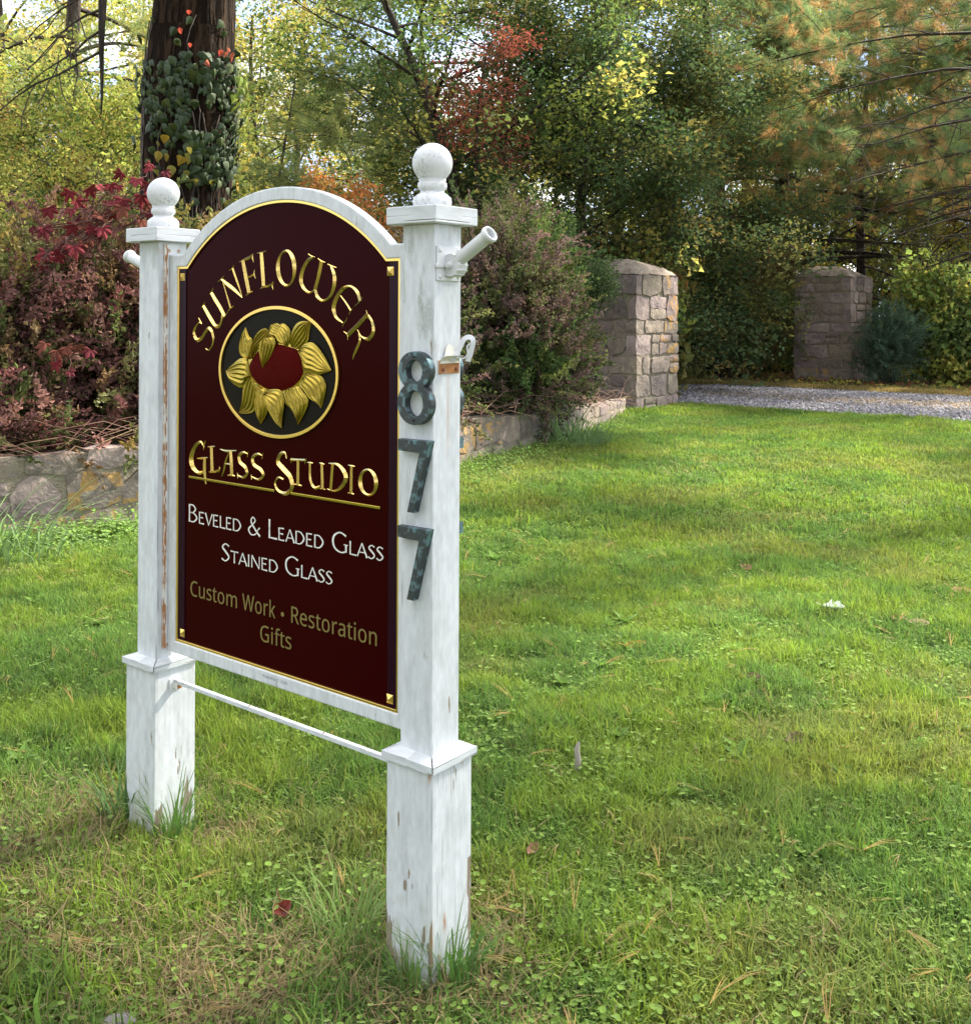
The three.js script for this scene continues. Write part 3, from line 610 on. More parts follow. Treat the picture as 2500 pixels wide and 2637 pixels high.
// right: white pine shedding brown needles, hemlocks
plantTree('shedding_pine', 'white pine with orange-brown shedding needles at the upper right', 'pine tree', [7.3, -25.6], { seed: 20, h: 10, r: 0.3, spread: 5.6, rise: 0.02, clear: 0.22, limbs: 40, palette: PAL.pine, second: PAL.rust, share: 0.34, grain: 2.4, kinds: PINE, mat: needleMat, aimed: true, per: 13, subs: 15, size: 1.5, droop: -0.35, twig: 1.0, fuzz: 0.2, inner: 0.25, face: 1.4, keep: (p) => p.y > 3.6 });
plantTree('shedding_pine', 'second shedding pine leaning in from the right picture edge', 'pine tree', [12.2, -22.4], { seed: 21, h: 9.5, r: 0.26, spread: 5.2, rise: 0.02, clear: 0.26, limbs: 36, palette: PAL.pine, second: PAL.rust, share: 0.3, grain: 2.4, kinds: PINE, mat: needleMat, aimed: true, per: 13, subs: 15, size: 1.5, droop: -0.35, twig: 1.0, fuzz: 0.2, inner: 0.25, face: 2.3, keep: (p) => p.y > 3.9 && !sunGap(p, 12.2, -22.4) });
plantTree('shedding_pine', 'near boughs of a shedding pine reaching in high at the right edge', 'pine tree', [10.2, -17.5], { seed: 25, h: 9, r: 0.22, spread: 5.0, rise: 0.02, clear: 0.34, limbs: 30, palette: PAL.pine, second: PAL.rust, share: 0.32, grain: 2.4, kinds: PINE, mat: needleMat, aimed: true, per: 13, subs: 15, size: 1.25, droop: -0.35, twig: 1.0, fuzz: 0.2, inner: 0.25, face: 2.9, keep: (p) => p.y > 3.9 && !sunGap(p, 10.2, -17.5) });
for (const [x, z, s, label] of [[9.2, -25.5, 22, 'hemlock with drooping dark boughs behind the far stone pillar'], [11.6, -24.5, 23, 'hemlock with bare lower boughs at the right picture edge']])
  plantTree('hemlock', label, 'tree', [x, z], { seed: s, h: 9, r: 0.15, spread: 3.0, rise: 0.05, shape: 'cone', clear: 0.1, limbs: 34, palette: PAL.hemlock, kinds: HEMLOCK, mat: darkLeafMat, aimed: true, lift: -0.5, per: 3, subs: 7, size: 1.0, droop: -1.4, drop: 0.62 });
// the sunlit wood that closes the view
for (const [x, z, s, pal, label] of [[-21, -38, 41, 'gold', 'distant golden tree at the far left'], [-13, -40, 42, 'lime', 'distant pale green tree left of the ivy trunk'], [-3, -38, 44, 'gold', 'distant yellow tree behind the arched sign top'], [3, -42, 45, 'lime', 'distant lime tree above the near finial'], [9, -36, 46, 'gold', 'distant yellow tree seen between pillar and oak'], [14, -38, 47, 'lime', 'distant bright tree behind the hemlocks'], [19, -36, 48, 'gold', 'distant golden tree at the far right'], [11.5, -31.5, 49, 'gold', 'low golden thicket glowing between the hemlocks'], [15.5, -31, 50, 'lime', 'low lime thicket behind the right picture edge'], [-8.5, -34, 56, 'gold', 'distant yellow tree just left of the ivy trunk']])
  plantTree('distant_tree', label, 'tree', [x, z], { seed: s, h: s === 44 ? 7.5 : s === 56 ? 9 : s === 45 ? 8 : s === 49 || s === 50 ? 6.5 : 13, r: 0.22, spread: 5.2, rise: 0.4, clear: 0.06, limbs: 26, palette: PAL[pal], second: PAL.green, share: 0.3, per: 5, size: 1.5, subs: 6, twig: 1.5, fuzz: 0.5 });

// trees beyond the right edge of the picture, which dapple the lawn; sun comes through where boughs are missing
for (const [x, z, s, h, label] of [[9.5, -5.2, 51, 13, 'tall maple beyond the right edge shading the sign'], [9.0, -11.0, 52, 14, 'tall maple beyond the right edge shading the far lawn'], [11.5, -0.5, 53, 13, 'tall maple beyond the right edge shading the near lawn']])
  plantTree('shade_maple', label, 'tree', [x, z], { seed: s, h, r: 0.24, spread: 4.6, rise: 0.35, clear: 0.36, limbs: 26, palette: PAL.green, second: PAL.lime, per: 5, drop: s === 51 ? 0.36 : 0.6, size: 1.15,
    keep: (p) => !sunGap(p, x, z) });
// trees across the lane behind the viewer, which darken the board's gloss and the front of the posts
for (const [x, z, s, h, label] of [[-11, 3.5, 81, 11, 'tree across the lane left of the viewer'], [-9, 9, 82, 12, 'tall tree across the lane behind the viewer on the left'], [-3.5, 11, 83, 12, 'tall tree across the lane right behind the viewer'], [3, 12, 84, 11, 'tree across the lane behind the viewer on the right'], [-14, 14, 85, 13, 'tallest tree far behind the viewer on the left']])
  plantTree('lane_tree', label, 'tree', [x, z], { seed: s, h, r: 0.24, spread: 4.2, rise: 0.35, clear: 0.10, limbs: 26, palette: PAL.green, second: PAL.olive, per: 5, drop: 0.1, size: 1.3 });

// ---------------------------------------------------------------- shrubs
for (const [x, z, w, d, h, s, n, label] of [
  [-4.35, -7.75, 2.3, 1.6, 1.75, 61, 2100, 'purple-brown barberry at the left picture edge above the wall'],
  [-3.0, -8.6, 2.1, 1.7, 1.85, 62, 2100, 'purple-brown barberry under the ivy trunk beside the far sign post'],
  [-5.6, -9.0, 2.4, 1.8, 1.9, 63, 900, 'barberry at the far left behind the front row'],
  [-3.75, -7.42, 1.5, 0.55, 0.42, 79, 420, 'low barberry sprigs spilling over the wall top at the far left']])
  bush('barberry', label, 'shrub', [x, 0.48, z], { seed: s, w, d, h, n, palette: PAL.barberry, second: PAL.olive, cut: 0.68, low: 0.10, lobes: 17, stems: 40 });
for (const [x, z, w, d, h, s, n, label] of [
  [-1.15, -10.6, 1.9, 1.6, 1.9, 64, 900, 'barberry mostly hidden behind the sign board'],
  [0.1, -12.0, 2.0, 1.7, 2.25, 65, 2000, 'mauve barberry just right of the near sign post'],
  [0.35, -13.2, 1.4, 1.7, 2.4, 66, 1900, 'tall mauve barberry left of the near stone pillar'],
  [1.0, -14.5, 0.9, 0.9, 0.8, 67, 420, 'barberry crowding the left face of the near stone pillar']])
  bush('barberry', label, 'shrub', [x, 0.48, z], { seed: s, w, d, h, n, palette: PAL.mauve, second: PAL.green, cut: 0.68, low: 0.10, lobes: 17, stems: 40 });
bush('evergreen_shrub', 'leafy dark green shrub at the foot of the ivy trunk', 'shrub', [-2.0, 0.4, -10.2], { seed: 68, w: 2.4, d: 1.3, h: 2.1, n: 520, kinds: SMALL, palette: PAL.green, second: PAL.deep, size: 0.85 });
bush('yew', 'tall rounded dark yew filling the gap behind the near pillar', 'shrub', [5.3, 0, -23.6], { seed: 70, w: 3.6, d: 2.6, h: 3.9, n: 3600, kinds: YEW, palette: PAL.olive.concat(PAL.deep, PAL.lime.slice(2, 3)), second: [[0.22, 0.14, 0.07], [0.19, 0.16, 0.06]], cut: 0.66, size: 1.5, lobes: 14, stems: 50, stem: 0.02 });
bush('yew', 'dark yew left of the driveway behind the near pillar', 'shrub', [2.6, 0, -20.6], { seed: 72, w: 3.0, d: 2.2, h: 3.2, n: 2200, kinds: YEW, palette: PAL.green.concat(PAL.olive), size: 1.5, lobes: 12, stems: 40, stem: 0.02 });
bush('maple_shrub', 'yellow-green maple leaved shrub leaning over the near pillar top', 'shrub', [2.6, 0.3, -18.4], { seed: 73, w: 2.2, d: 1.6, h: 2.9, n: 260, kinds: MAPLE, palette: PAL.lime.concat(PAL.olive, PAL.olive), mat: leafMat, second: [[0.30, 0.15, 0.05]], cut: 0.75, size: 0.9, lobes: 9 });
bush('juniper', 'blue-green juniper spilling over the foot of the far pillar', 'shrub', [8.25, 0, -21.4], { seed: 74, w: 1.15, d: 1.1, h: 1.5, n: 800, kinds: YEW, palette: PAL.juniper, size: 0.95, lobes: 9, lift: 0.9 });
bush('viburnum', 'bright yellow-green shrub right of the far pillar', 'shrub', [9.5, 0, -22.0], { seed: 75, w: 2.0, d: 1.5, h: 2.9, n: 460, kinds: MAPLE, palette: [[0.26, 0.36, 0.08], [0.32, 0.40, 0.09], [0.20, 0.28, 0.07], [0.44, 0.40, 0.09]], mat: leafMat, size: 0.9, lobes: 10 });
bush('laurel', 'dark broadleaf shrub at the right picture edge beside the driveway', 'shrub', [10.1, 0, -21.6], { seed: 76, w: 2.2, d: 1.6, h: 2.1, n: 640, kinds: MAPLE, palette: PAL.green, second: PAL.lime, cut: 0.7, size: 0.9, lobes: 9 });
bush('rhododendron', 'dark shrub in the shade left of the far pillar', 'shrub', [6.6, 0, -25.4], { seed: 77, w: 2.4, d: 1.8, h: 2.8, n: 700, kinds: SMALL, palette: PAL.deep, size: 1.1, lobes: 9 });
// evergreen creeper over the near pillar's shoulder
bush('euonymus', 'pale green creeper over the left shoulder of the near pillar', 'creeper', [1.55, 1.55, -15.75], { seed: 78, w: 0.9, d: 0.8, h: 0.85, n: 130, kinds: SMALL, palette: [[0.10, 0.16, 0.05], [0.14, 0.19, 0.07], [0.07, 0.12, 0.035]], size: 0.55, lobes: 6, stems: 12 });

// red creeper: palmate sprays of five leaflets
{
  const reds = [[0.12, 0.016, 0.020], [0.16, 0.022, 0.026], [0.20, 0.035, 0.042], [0.10, 0.020, 0.024], [0.14, 0.045, 0.03]].map((c) => new THREE.MeshPhysicalMaterial({ color: new THREE.Color().setRGB(...c), roughness: 0.8, specularIntensity: 0.15, side: THREE.DoubleSide }));
  const creeper = (label, spots, seed) => {
    const first = spots[0], t = thing('red_creeper', label, 'creeper', first, 0), r = rng(seed), st = [];
    let prev = null;
    for (const [x, y, z] of spots) {
      const m = reds[Math.floor(r() * 5)], yaw = Math.atan2(-x, -z) + (r() - 0.5) * 1.7, s = 0.45 + r() * 0.45, f = new THREE.Matrix4().makeRotationFromEuler(new THREE.Euler((r() - 0.6) * 1.3, yaw, (r() - 0.5) * 1.6, 'YXZ'));
      for (let k = 0; k < 5; k++) {
        const o = part('leaf', creeperShape, m, t), lm = new THREE.Matrix4().makeRotationFromEuler(new THREE.Euler(0.25 + r() * 0.3, 0, Math.PI + (k - 2) * 0.75, 'ZXY'));
        o.quaternion.setFromRotationMatrix(f.clone().multiply(lm)); o.position.set(x - first[0], y - first[1], z - first[2]); o.scale.setScalar(s * (k === 2 ? 1.1 : k === 0 || k === 4 ? 0.72 : 0.95));
      }
      const p = V(x - first[0], y - first[1], z - first[2]);
      if (prev) st.push(tube([prev, prev.clone().lerp(p, 0.5).add(V(0, -0.03, -0.06)), p], [0.004, 0.004, 0.003], 4));
      prev = p;
    }
    part('stems', mergeGeometries(st), flatLeaf([0.10, 0.035, 0.025], 0.8), t);
  };
  const r = rng(17), a = [], b = [], c = [];
  for (let i = 0; i < 54; i++) { const t = r(), k = (r() - 0.5); a.push([-3.35 + t * 0.95 + 0.1 * k, 2.02 + 0.45 * t + 0.42 * (r() - 0.5), -7.75 + 0.3 * (r() - 0.5)]); }
  for (let i = 0; i < 7; i++) b.push([-3.0 + r() * 0.35, 1.1 + r() * 0.3, -7.05 - r() * 0.15]);
  for (let i = 0; i < 5; i++) c.push([0.95 + r() * 0.25, 0.72 + r() * 0.12, -12.75 - r() * 0.3]);
  creeper('crimson creeper leaves over the left barberry below the ivy trunk', a, 1);
  creeper('small red creeper spray low on the left barberry near the wall', b, 2);
  creeper('small red creeper leaves on the wall top near the stone pillar', c, 3);
}

// ---------------------------------------------------------------- lawn
const SIGN = { x: -0.5441, z: -2.758, yaw: -0.6684, lean: -0.0052, L: 1.0491 };
const sc = Math.cos(SIGN.yaw), ss = Math.sin(SIGN.yaw);
const signAt = (x, z) => [SIGN.x + sc * x + ss * z, SIGN.z - ss * x + sc * z];   // ground place of a point in the sign's own axes
const postFeet = [-1, 1].map((k) => signAt((k * SIGN.L) / 2, 0));
const postDist = (x, z) => Math.min(...postFeet.map(([a, b]) => { const dx = x - a, dz = z - b; return Math.max(Math.abs(sc * dx - ss * dz), Math.abs(ss * dx + sc * dz)); }));
function blades(n, rad, h, w, seed, bow = 0.5) {
  const r = rng(seed), s = new Soup();
  for (let i = 0; i < n; i++) {
    const a = r() * 6.283, q = Math.sqrt(r()) * rad, x = Math.cos(a) * q, z = Math.sin(a) * q, d = r() * 6.283, k = h * (0.45 + r() * 0.8), b = bow * (0.2 + r()) * k, ww = w * (0.7 + r() * 0.6), y0 = -0.01;
    const ox = Math.cos(d) * b, oz = Math.sin(d) * b, sx = -Math.sin(d) * ww, sz = Math.cos(d) * ww;
    const m = [x + ox * 0.35, k * 0.62, z + oz * 0.35];
    s.quad([x - sx, y0, z - sz], [x + sx, y0, z + sz], [m[0] + sx * 0.8, m[1], m[2] + sz * 0.8], [m[0] - sx * 0.8, m[1], m[2] - sz * 0.8]);
    s.tri([m[0] - sx * 0.8, m[1], m[2] - sz * 0.8], [m[0] + sx * 0.8, m[1], m[2] + sz * 0.8], [x + ox, k * (1 - 0.25 * bow), z + oz]);
  }
  return s.geo;
}
function roundLeaves(n, rad, h, size, seed) {               // clover and creeping charlie
  const r = rng(seed), s = new Soup();
  for (let i = 0; i < n; i++) {
    const a = r() * 6.283, q = Math.sqrt(r()) * rad, c = V(Math.cos(a) * q, h * (0.3 + r() * 0.7), Math.sin(a) * q), nor = V((r() - 0.5) * 1.1, 1, (r() - 0.5) * 1.1).normalize(), u = V(1, 0, 0).cross(nor).normalize(), v = nor.clone().cross(u), R = size * (0.45 + r() * r() * 1.4), P = [];
    for (let k = 0; k < 7; k++) { const t = (k / 7) * 6.283 + a, rr = R * (k === 0 ? 0.55 : 1), p = c.clone().addScaledVector(u, Math.cos(t) * rr).addScaledVector(v, Math.sin(t) * rr).addScaledVector(nor, R * 0.18); P.push([p.x, p.y, p.z]); }
    for (let k = 0; k < 7; k++) s.tri([c.x, c.y, c.z], P[k], P[(k + 1) % 7]);
  }
  return s.geo;
}
const inView = (x, z, m = 0.35) => { const D = -z; return D > 1.75 && Math.abs(x) < 0.475 * D + m; };
const GRASS = [1, 2, 3, 4].map((s) => blades(17, 0.045, s % 2 ? 0.062 : 0.082, 0.0019, s, s % 2 ? 1.05 : 0.55)), GRASS_FAR = [5, 6].map((s) => blades(18, 0.085, 0.065, 0.0036, s, 0.7));
const grassMat = leafy([1, 1, 1], 0.42);
{
  const r = rng(301), near = GRASS.map(() => []), far = GRASS_FAR.map(() => []), clover = [[], []], straw = [];
  const lush = (x, z) => fbm(x * 0.9 + 20, z * 0.9 + 60, 21, 3), dry = (x, z) => fbm(x * 1.7 + 80, z * 1.7 + 10, 25, 3);
  const colour = (x, z) => {
    const l = lush(x, z), d = dry(x, z), k = 0.52 + r() * 0.95, y = step(0.52, 0.70, d) * 0.4 + (r() < 0.11 ? 0.6 : 0), f = step(0.38, 0.64, vnoise(x * 9, z * 9, 41) * 0.5 + vnoise(x * 2.6 + 7, z * 2.6, 43) * 0.5), c = [lerp(0.115, 0.225, f * 0.6 + l * 0.4), lerp(0.23, 0.32, f * 0.6 + l * 0.4), lerp(0.04, 0.032, f)];
    const q = [lerp(c[0], 0.34, y * 0.7), lerp(c[1], 0.29, y * 0.7), lerp(c[2], 0.075, y * 0.7)];
    return q.map((v) => v * k);
  };
  const thin = [[...signAt(-0.66, 0.28), 0.42], [...signAt(-0.25, 0.42), 0.30], [...signAt(0.22, 0.34), 0.32], [...signAt(-0.9, 0.1), 0.3], [...signAt(0.32, 0.16), 0.2]];
  const one = (x, z, lists, s) => {
    if (wallSide(x, z) < 0.02 || across(x, z) > -0.02 + 0.25 * (vnoise(x * 3, z * 3, 8) - 0.5) || postDist(x, z) < 0.066) return;
    const bare = postDist(x, z) < 0.3 ? 0.25 : Math.max(...thin.map(([a, b, q]) => 0.5 * step(q, q * 0.35, Math.hypot(x - a, z - b) + 0.22 * (vnoise(x * 7, z * 7, 51) - 0.5))));  if (r() < bare) return;
    const edge = step(0.0, 0.5, wallSide(x, z)), t = s * (0.75 + r() * 0.5) * lerp(1.25, 1, edge);
    lists[Math.floor(r() * lists.length)].push([mat4(x, bump(x, z) - 0.022, z, (r() - 0.5) * 0.5, r() * 6.283, (r() - 0.5) * 0.5, t, t * lerp(0.75, 1.2, lush(x, z)) * lerp(0.65, 1.35, vnoise(x * 6 + 3, z * 6, 61))), colour(x, z)]);
  };
  for (let i = 0; i < 135000; i++) { const D = 1.8 + 5.6 * Math.sqrt(r()), x = (r() - 0.5) * 2 * (0.475 * D + 0.3); if (inView(x, -D) && r() < step(7.4, 4.6, D) + 0.05) one(x, -D, near, 1); }
  for (let i = 0; i < 110000; i++) { const D = 4.4 + 15.2 * Math.sqrt(r()), x = (r() - 0.5) * 2 * (0.475 * D + 0.4); if (r() < step(4.4, 7.4, D) + 0.1) one(x, -D, far, 1.0 + D * 0.012); }
  for (let i = 0; i < 16000; i++) { const x = (r() - 0.5) * 26, z = 2 - r() * 20; if (!inView(x, z, 0)) one(x, z, far, 1.7); }   // thinner outside the frame
  near.forEach((l, i) => scatter('grass', GRASS[i], grassMat, l, scene, 'stuff'));
  far.forEach((l, i) => scatter('grass', GRASS_FAR[i], grassMat, l, scene, 'stuff'));
  // low broad leaves among the grass
  const CL = [roundLeaves(9, 0.05, 0.055, 0.0056, 1), roundLeaves(6, 0.06, 0.05, 0.0078, 2)];
  for (let i = 0; i < 60000; i++) {
    const D = 1.8 + 13 * r() * Math.sqrt(r()), x = (r() - 0.5) * 2 * (0.475 * D + 0.3), z = -D, ws = wallSide(x, z), dens = 0.25 + 0.5 * step(0.42, 0.66, fbm(x * 1.3 + 5, z * 1.3, 33, 4)) + step(0.8, 0.1, ws) * 1.5;
    if (ws < 0.04 || across(x, z) > -0.15 || postDist(x, z) < 0.1 || r() > dens * 0.72) continue;
    const s = 0.7 + r() * 0.7, k = 0.7 + r() * 0.6, b = ws < 0.6 ? 0.9 : 1;
    clover[Math.floor(r() * 2)].push([mat4(x, bump(x, z) - 0.02 + (ws < 0.4 ? 0.03 + r() * r() * 0.16 * (1 - ws / 0.4) : 0), z, (r() - 0.5) * 0.3, r() * 6.283, (r() - 0.5) * 0.3, s * (ws < 0.5 ? 1.5 : 1)), [0.20 * k * b, 0.31 * k, 0.052 * k]]);
  }
  CL.forEach((g, i) => scatter('clover', g, grassMat, clover[i], scene, 'stuff'));
  // rosettes of plantain and dandelion
  const ro = new Soup(); { const q = rng(8); for (let i = 0; i < 9; i++) { const a = i * 2.4 + q(), L = 0.035 + q() * 0.03, d = V(Math.cos(a), 0.45 + q() * 0.4, Math.sin(a)).normalize(); leaf(ro, V(0, 0.004, 0), d, V(-d.x * 0.5, 1, -d.z * 0.5).normalize(), L, L * 0.42, 0.2); } }
  const rl = [];
  for (let i = 0; i < 260; i++) { const D = 1.9 + 8 * r(), x = (r() - 0.5) * 2 * (0.475 * D), z = -D; if (wallSide(x, z) < 0.2 || across(x, z) > -0.3 || postDist(x, z) < 0.12 || vnoise(x * 1.1 + 4, z * 1.1, 71) < 0.45) continue; const k = 0.8 + r() * 0.5; rl.push([mat4(x, bump(x, z) + 0.012, z, 0, r() * 6.283, 0, 0.7 + r() * 0.8), [0.15 * k, 0.26 * k, 0.045 * k]]); }
  scatter('weed_rosettes', ro.geo, grassMat, rl, scene, 'stuff');
  // dead grass round the feet of the posts and in thin places
  const ST = blades(14, 0.05, 0.06, 0.0016, 9, 1.6), hub = [...postFeet, signAt(-0.66, 0.25), signAt(-0.25, 0.42), signAt(0.22, 0.34), signAt(-0.8, 0.15)];
  for (let i = 0; i < 3400; i++) {
    let x, z;
    if (i < 1700) { const [a, b] = hub[i % hub.length], q = 0.08 + Math.abs(r() + r() + r() - 1.5) * 0.36, an = r() * 6.283; x = a + Math.cos(an) * q; z = b + Math.sin(an) * q; }
    else { const D = 1.9 + 9 * r(); x = (r() - 0.5) * 2 * (0.475 * D); z = -D; if (r() > step(0.42, 0.7, dry(x, z))) continue; }
    if (postDist(x, z) < 0.075 || wallSide(x, z) < 0.05) continue;
    const k = 0.7 + r() * 0.6; straw.push([mat4(x, bump(x, z) - 0.012, z, (r() - 0.5) * 1.2, r() * 6.283, (r() - 0.5) * 1.2, 0.8 + r() * 0.5, 0.6 + r() * 0.3), [0.34 * k, 0.255 * k, 0.125 * k]]);
  }
  scatter('dead_grass', ST, grassMat, straw, scene, 'stuff');
  // fallen pine needles in their bundles
  const nb = new Soup(); { const q = rng(2); for (let i = 0; i < 4; i++) { const a = (q() - 0.5) * 0.5, L = 0.09 + q() * 0.04, dx = Math.cos(a) * L, dz = Math.sin(a) * L, w = 0.0007, y = q() * 0.006; nb.quad([0, y, -w], [dx * 0.5, y + 0.008, dz * 0.5 - w], [dx * 0.5, y + 0.008, dz * 0.5 + w], [0, y, w]); nb.tri([dx * 0.5, y + 0.008, dz * 0.5 - w], [dx, y, dz], [dx * 0.5, y + 0.008, dz * 0.5 + w]); } }
  const nl = [];
  for (let i = 0; i < 1100; i++) { const D = 1.9 + 12 * Math.pow(r(), 0.8), x = (r() - 0.5) * 2 * (0.475 * D), z = -D; if (wallSide(x, z) < 0.1 || across(x, z) > -0.1 || postDist(x, z) < 0.09) continue; const k = 0.75 + r() * 0.5; nl.push([mat4(x, bump(x, z) + 0.022 + r() * 0.02, z, (r() - 0.5) * 0.7, r() * 6.283, (r() - 0.5) * 0.7, 0.75 + r() * 0.6), [0.47 * k, 0.31 * k, 0.105 * k]]); }
  for (let i = 0; i < 4200; i++) { const a = lerp(-1, 10, r()), w = r() < 0.75 ? 2.35 + (r() + r() - 1) * 1.1 : 4.4 + r() * 1.1, x = DRIVE.o[0] + DRIVE.d[0] * a + DRIVE.d[1] * w, z = DRIVE.o[1] + DRIVE.d[1] * a - DRIVE.d[0] * w, k = 0.7 + r() * 0.6; nl.push([mat4(x, 0.045, z, 0, r() * 6.283, 0, 1 + r()), [0.43 * k, 0.29 * k, 0.11 * k]]); }
  scatter('pine_needles', nb.geo, grassMat, nl, scene, 'stuff');
  // yellowed grass down the middle of the driveway and along its far edge
  const vg = [[], []];
  for (let i = 0; i < 9000; i++) {
    const a = lerp(-6, 11, r()), far_ = r() < 0.55, w = far_ ? 4.75 + r() * r() * 3.4 : 2.35 - 0.3 * Math.sin(a) + (r() + r() - 1) * 0.6, x = DRIVE.o[0] + DRIVE.d[0] * a + DRIVE.d[1] * w, z = DRIVE.o[1] + DRIVE.d[1] * a - DRIVE.d[0] * w;
    if (!far_ && r() > 0.2 + 0.8 * step(0.4, 0.6, vnoise(a * 1.1, 3, 4)) * step(6, 1, a)) continue;
    const k = 0.7 + r() * 0.6, g = far_ ? clamp((w - 5.2) / 1.4) : 0.1 + 0.3 * r(), s = (far_ ? 1.3 : 0.7) + r() * 0.4;
    vg[i % 2].push([mat4(x, 0.0, z, (r() - 0.5) * 0.4, r() * 6.283, (r() - 0.5) * 0.4, s, s * (far_ ? 1.0 : 0.8)), [lerp(0.40, 0.13, g) * k, lerp(0.31, 0.19, g) * k, lerp(0.10, 0.045, g) * k]]);
  }
  vg.forEach((l, i) => scatter('verge_grass', GRASS_FAR[i], grassMat, l, scene, 'stuff'));
  // leaf litter and ground ivy under the trees
  const li = [[], []], gl = [];
  for (let i = 0; i < 16000; i++) {
    const D = 17 + 22 * r(), x = (r() - 0.5) * 2 * (0.5 * D), z = -D, w = across(x, z); if (w < 5.3 && w > -0.3) continue; if (wallSide(x, z) > 0 && w < 5.3) continue;
    const k = 0.6 + r() * 0.8;
    if (r() < 0.55) li[i % 2].push([mat4(x, 0.0, z, 0, r() * 6.283, 0, 1.6 + r()), [0.045 * k, 0.085 * k, 0.025 * k]]); else gl.push([mat4(x, 0.02, z, r() * 0.6, r() * 6.28, r() * 0.6, 0.7 + r() * 0.6), tint(PAL.russet.concat(PAL.gold), r)]);
  }
  li.forEach((l, i) => scatter('ground_ivy', CL[i], darkLeafMat, l, scene, 'stuff'));
  scatter('leaf_litter', leafCluster(10, 0.3, 0.09, 0.07, 91, 0.1), leafMat, gl, scene, 'stuff');
}
{ // long bladed clumps: by the wall, and tufts that the mower missed at the feet of the posts
  const clump = (label, [x, z], n, rad, h, seed, col, bow, w = 0.004, back = 0) => {
    const t = thing('grass_clump', label, 'grass clump', [x, -0.01, z], 0), r = rng(seed), s = new Soup(), seg = 5;
    for (let i = 0; i < n; i++) {
      const a = r() * 6.283, q = Math.sqrt(r()) * rad, bx = Math.cos(a) * q, bz = Math.sin(a) * q * 0.7 - back * 0, d = a + (r() - 0.5) * 1.6, L = h * (0.6 + r() * 0.7), e = bow * (0.4 + r() * 0.9), P = [];
      for (let k = 0; k <= seg; k++) { const u = k / seg, o = Math.sin(e * u) / e * L * 1.0, y = L * u * Math.cos(e * u * 0.85), ww = w * (1 - u * u * 0.97), ho = L * u * Math.sin(e * u * 0.85); P.push([[bx + Math.cos(d) * ho - Math.sin(d) * ww, y, bz + Math.sin(d) * ho + Math.cos(d) * ww], [bx + Math.cos(d) * ho + Math.sin(d) * ww, y, bz + Math.sin(d) * ho - Math.cos(d) * ww]]); }
      for (let k = 0; k < seg; k++) s.quad(P[k][0], P[k][1], P[k + 1][1], P[k + 1][0]);
    }
    part('blades', s.geo, leafy(col, 0.3), t);
  };
  clump('arching clump of long bluish leaves against the low wall near the stone pillar', [0.98, -11.75], 170, 0.42, 0.55, 3, [0.16, 0.26, 0.10], 1.25, 0.007);
  clump('long bladed clump under the wall at the left picture edge', [-2.95, -6.35], 110, 0.42, 0.5, 4, [0.16, 0.26, 0.09], 1.3, 0.006);
  const f = (k, x, z) => signAt((k * SIGN.L) / 2 + x, z);
  clump('uncut grass tuft at the right face of the near sign post', f(1, 0.09, 0.02), 95, 0.06, 0.17, 5, [0.12, 0.24, 0.05], 0.7, 0.0026);
  clump('uncut grass tuft at the front corner of the near sign post', f(1, 0.035, 0.095), 60, 0.05, 0.13, 6, [0.14, 0.25, 0.05], 0.8, 0.0024);
  clump('uncut grass tuft right of the far sign post', f(-1, 0.10, 0.03), 70, 0.06, 0.19, 7, [0.13, 0.25, 0.05], 0.7, 0.0028);
  clump('uncut grass tuft left of the far sign post', f(-1, -0.10, 0.05), 60, 0.07, 0.19, 8, [0.09, 0.18, 0.05], 0.8, 0.0032);
  clump('pale long grass tuft between the two sign posts', f(1, -0.22, 0.05), 60, 0.09, 0.17, 9, [0.20, 0.30, 0.08], 0.9, 0.0026);
}
{ // dry stems and dead vines lying on top of the wall
  const r = rng(404), cols = [[[0.14, 0.08, 0.05], []], [[0.22, 0.145, 0.08], []], [[0.12, 0.045, 0.035], []]];
  for (let i = 0; i < 420; i++) {
    const u = lerp(0.22, 0.985, r()), dy = wallTop(u) - 0.56, q = WALL.getPointAt(u), t = WALL.getTangentAt(u), o = -0.02 + r() * r() * 0.75, p = V(q.x + t.z * o, 0.545 + dy + r() * 0.10 + o * 0.12, q.z - t.x * o), d = t.clone().multiplyScalar(r() < 0.5 ? 1 : -1).add(rnd3(r).multiply(V(0.8, 0.35, 0.8))).normalize(), L = 0.25 + r() * 0.6;
    const m = p.clone().addScaledVector(d, L / 2).add(V(0, 0.03 + r() * 0.05, 0)), e = p.clone().addScaledVector(d, L).add(V(0, -0.02, 0)); e.y = Math.max(e.y, 0.5 + dy);
    cols[Math.floor(r() * 3)][1].push(tube([p, m, e], [0.0035, 0.003, 0.0015], 3));
  }
  cols.forEach(([c, g]) => part('dry_stems', mergeGeometries(g), std({ color: new THREE.Color().setRGB(...c), roughness: 0.9 }), scene, 'stuff'));
}
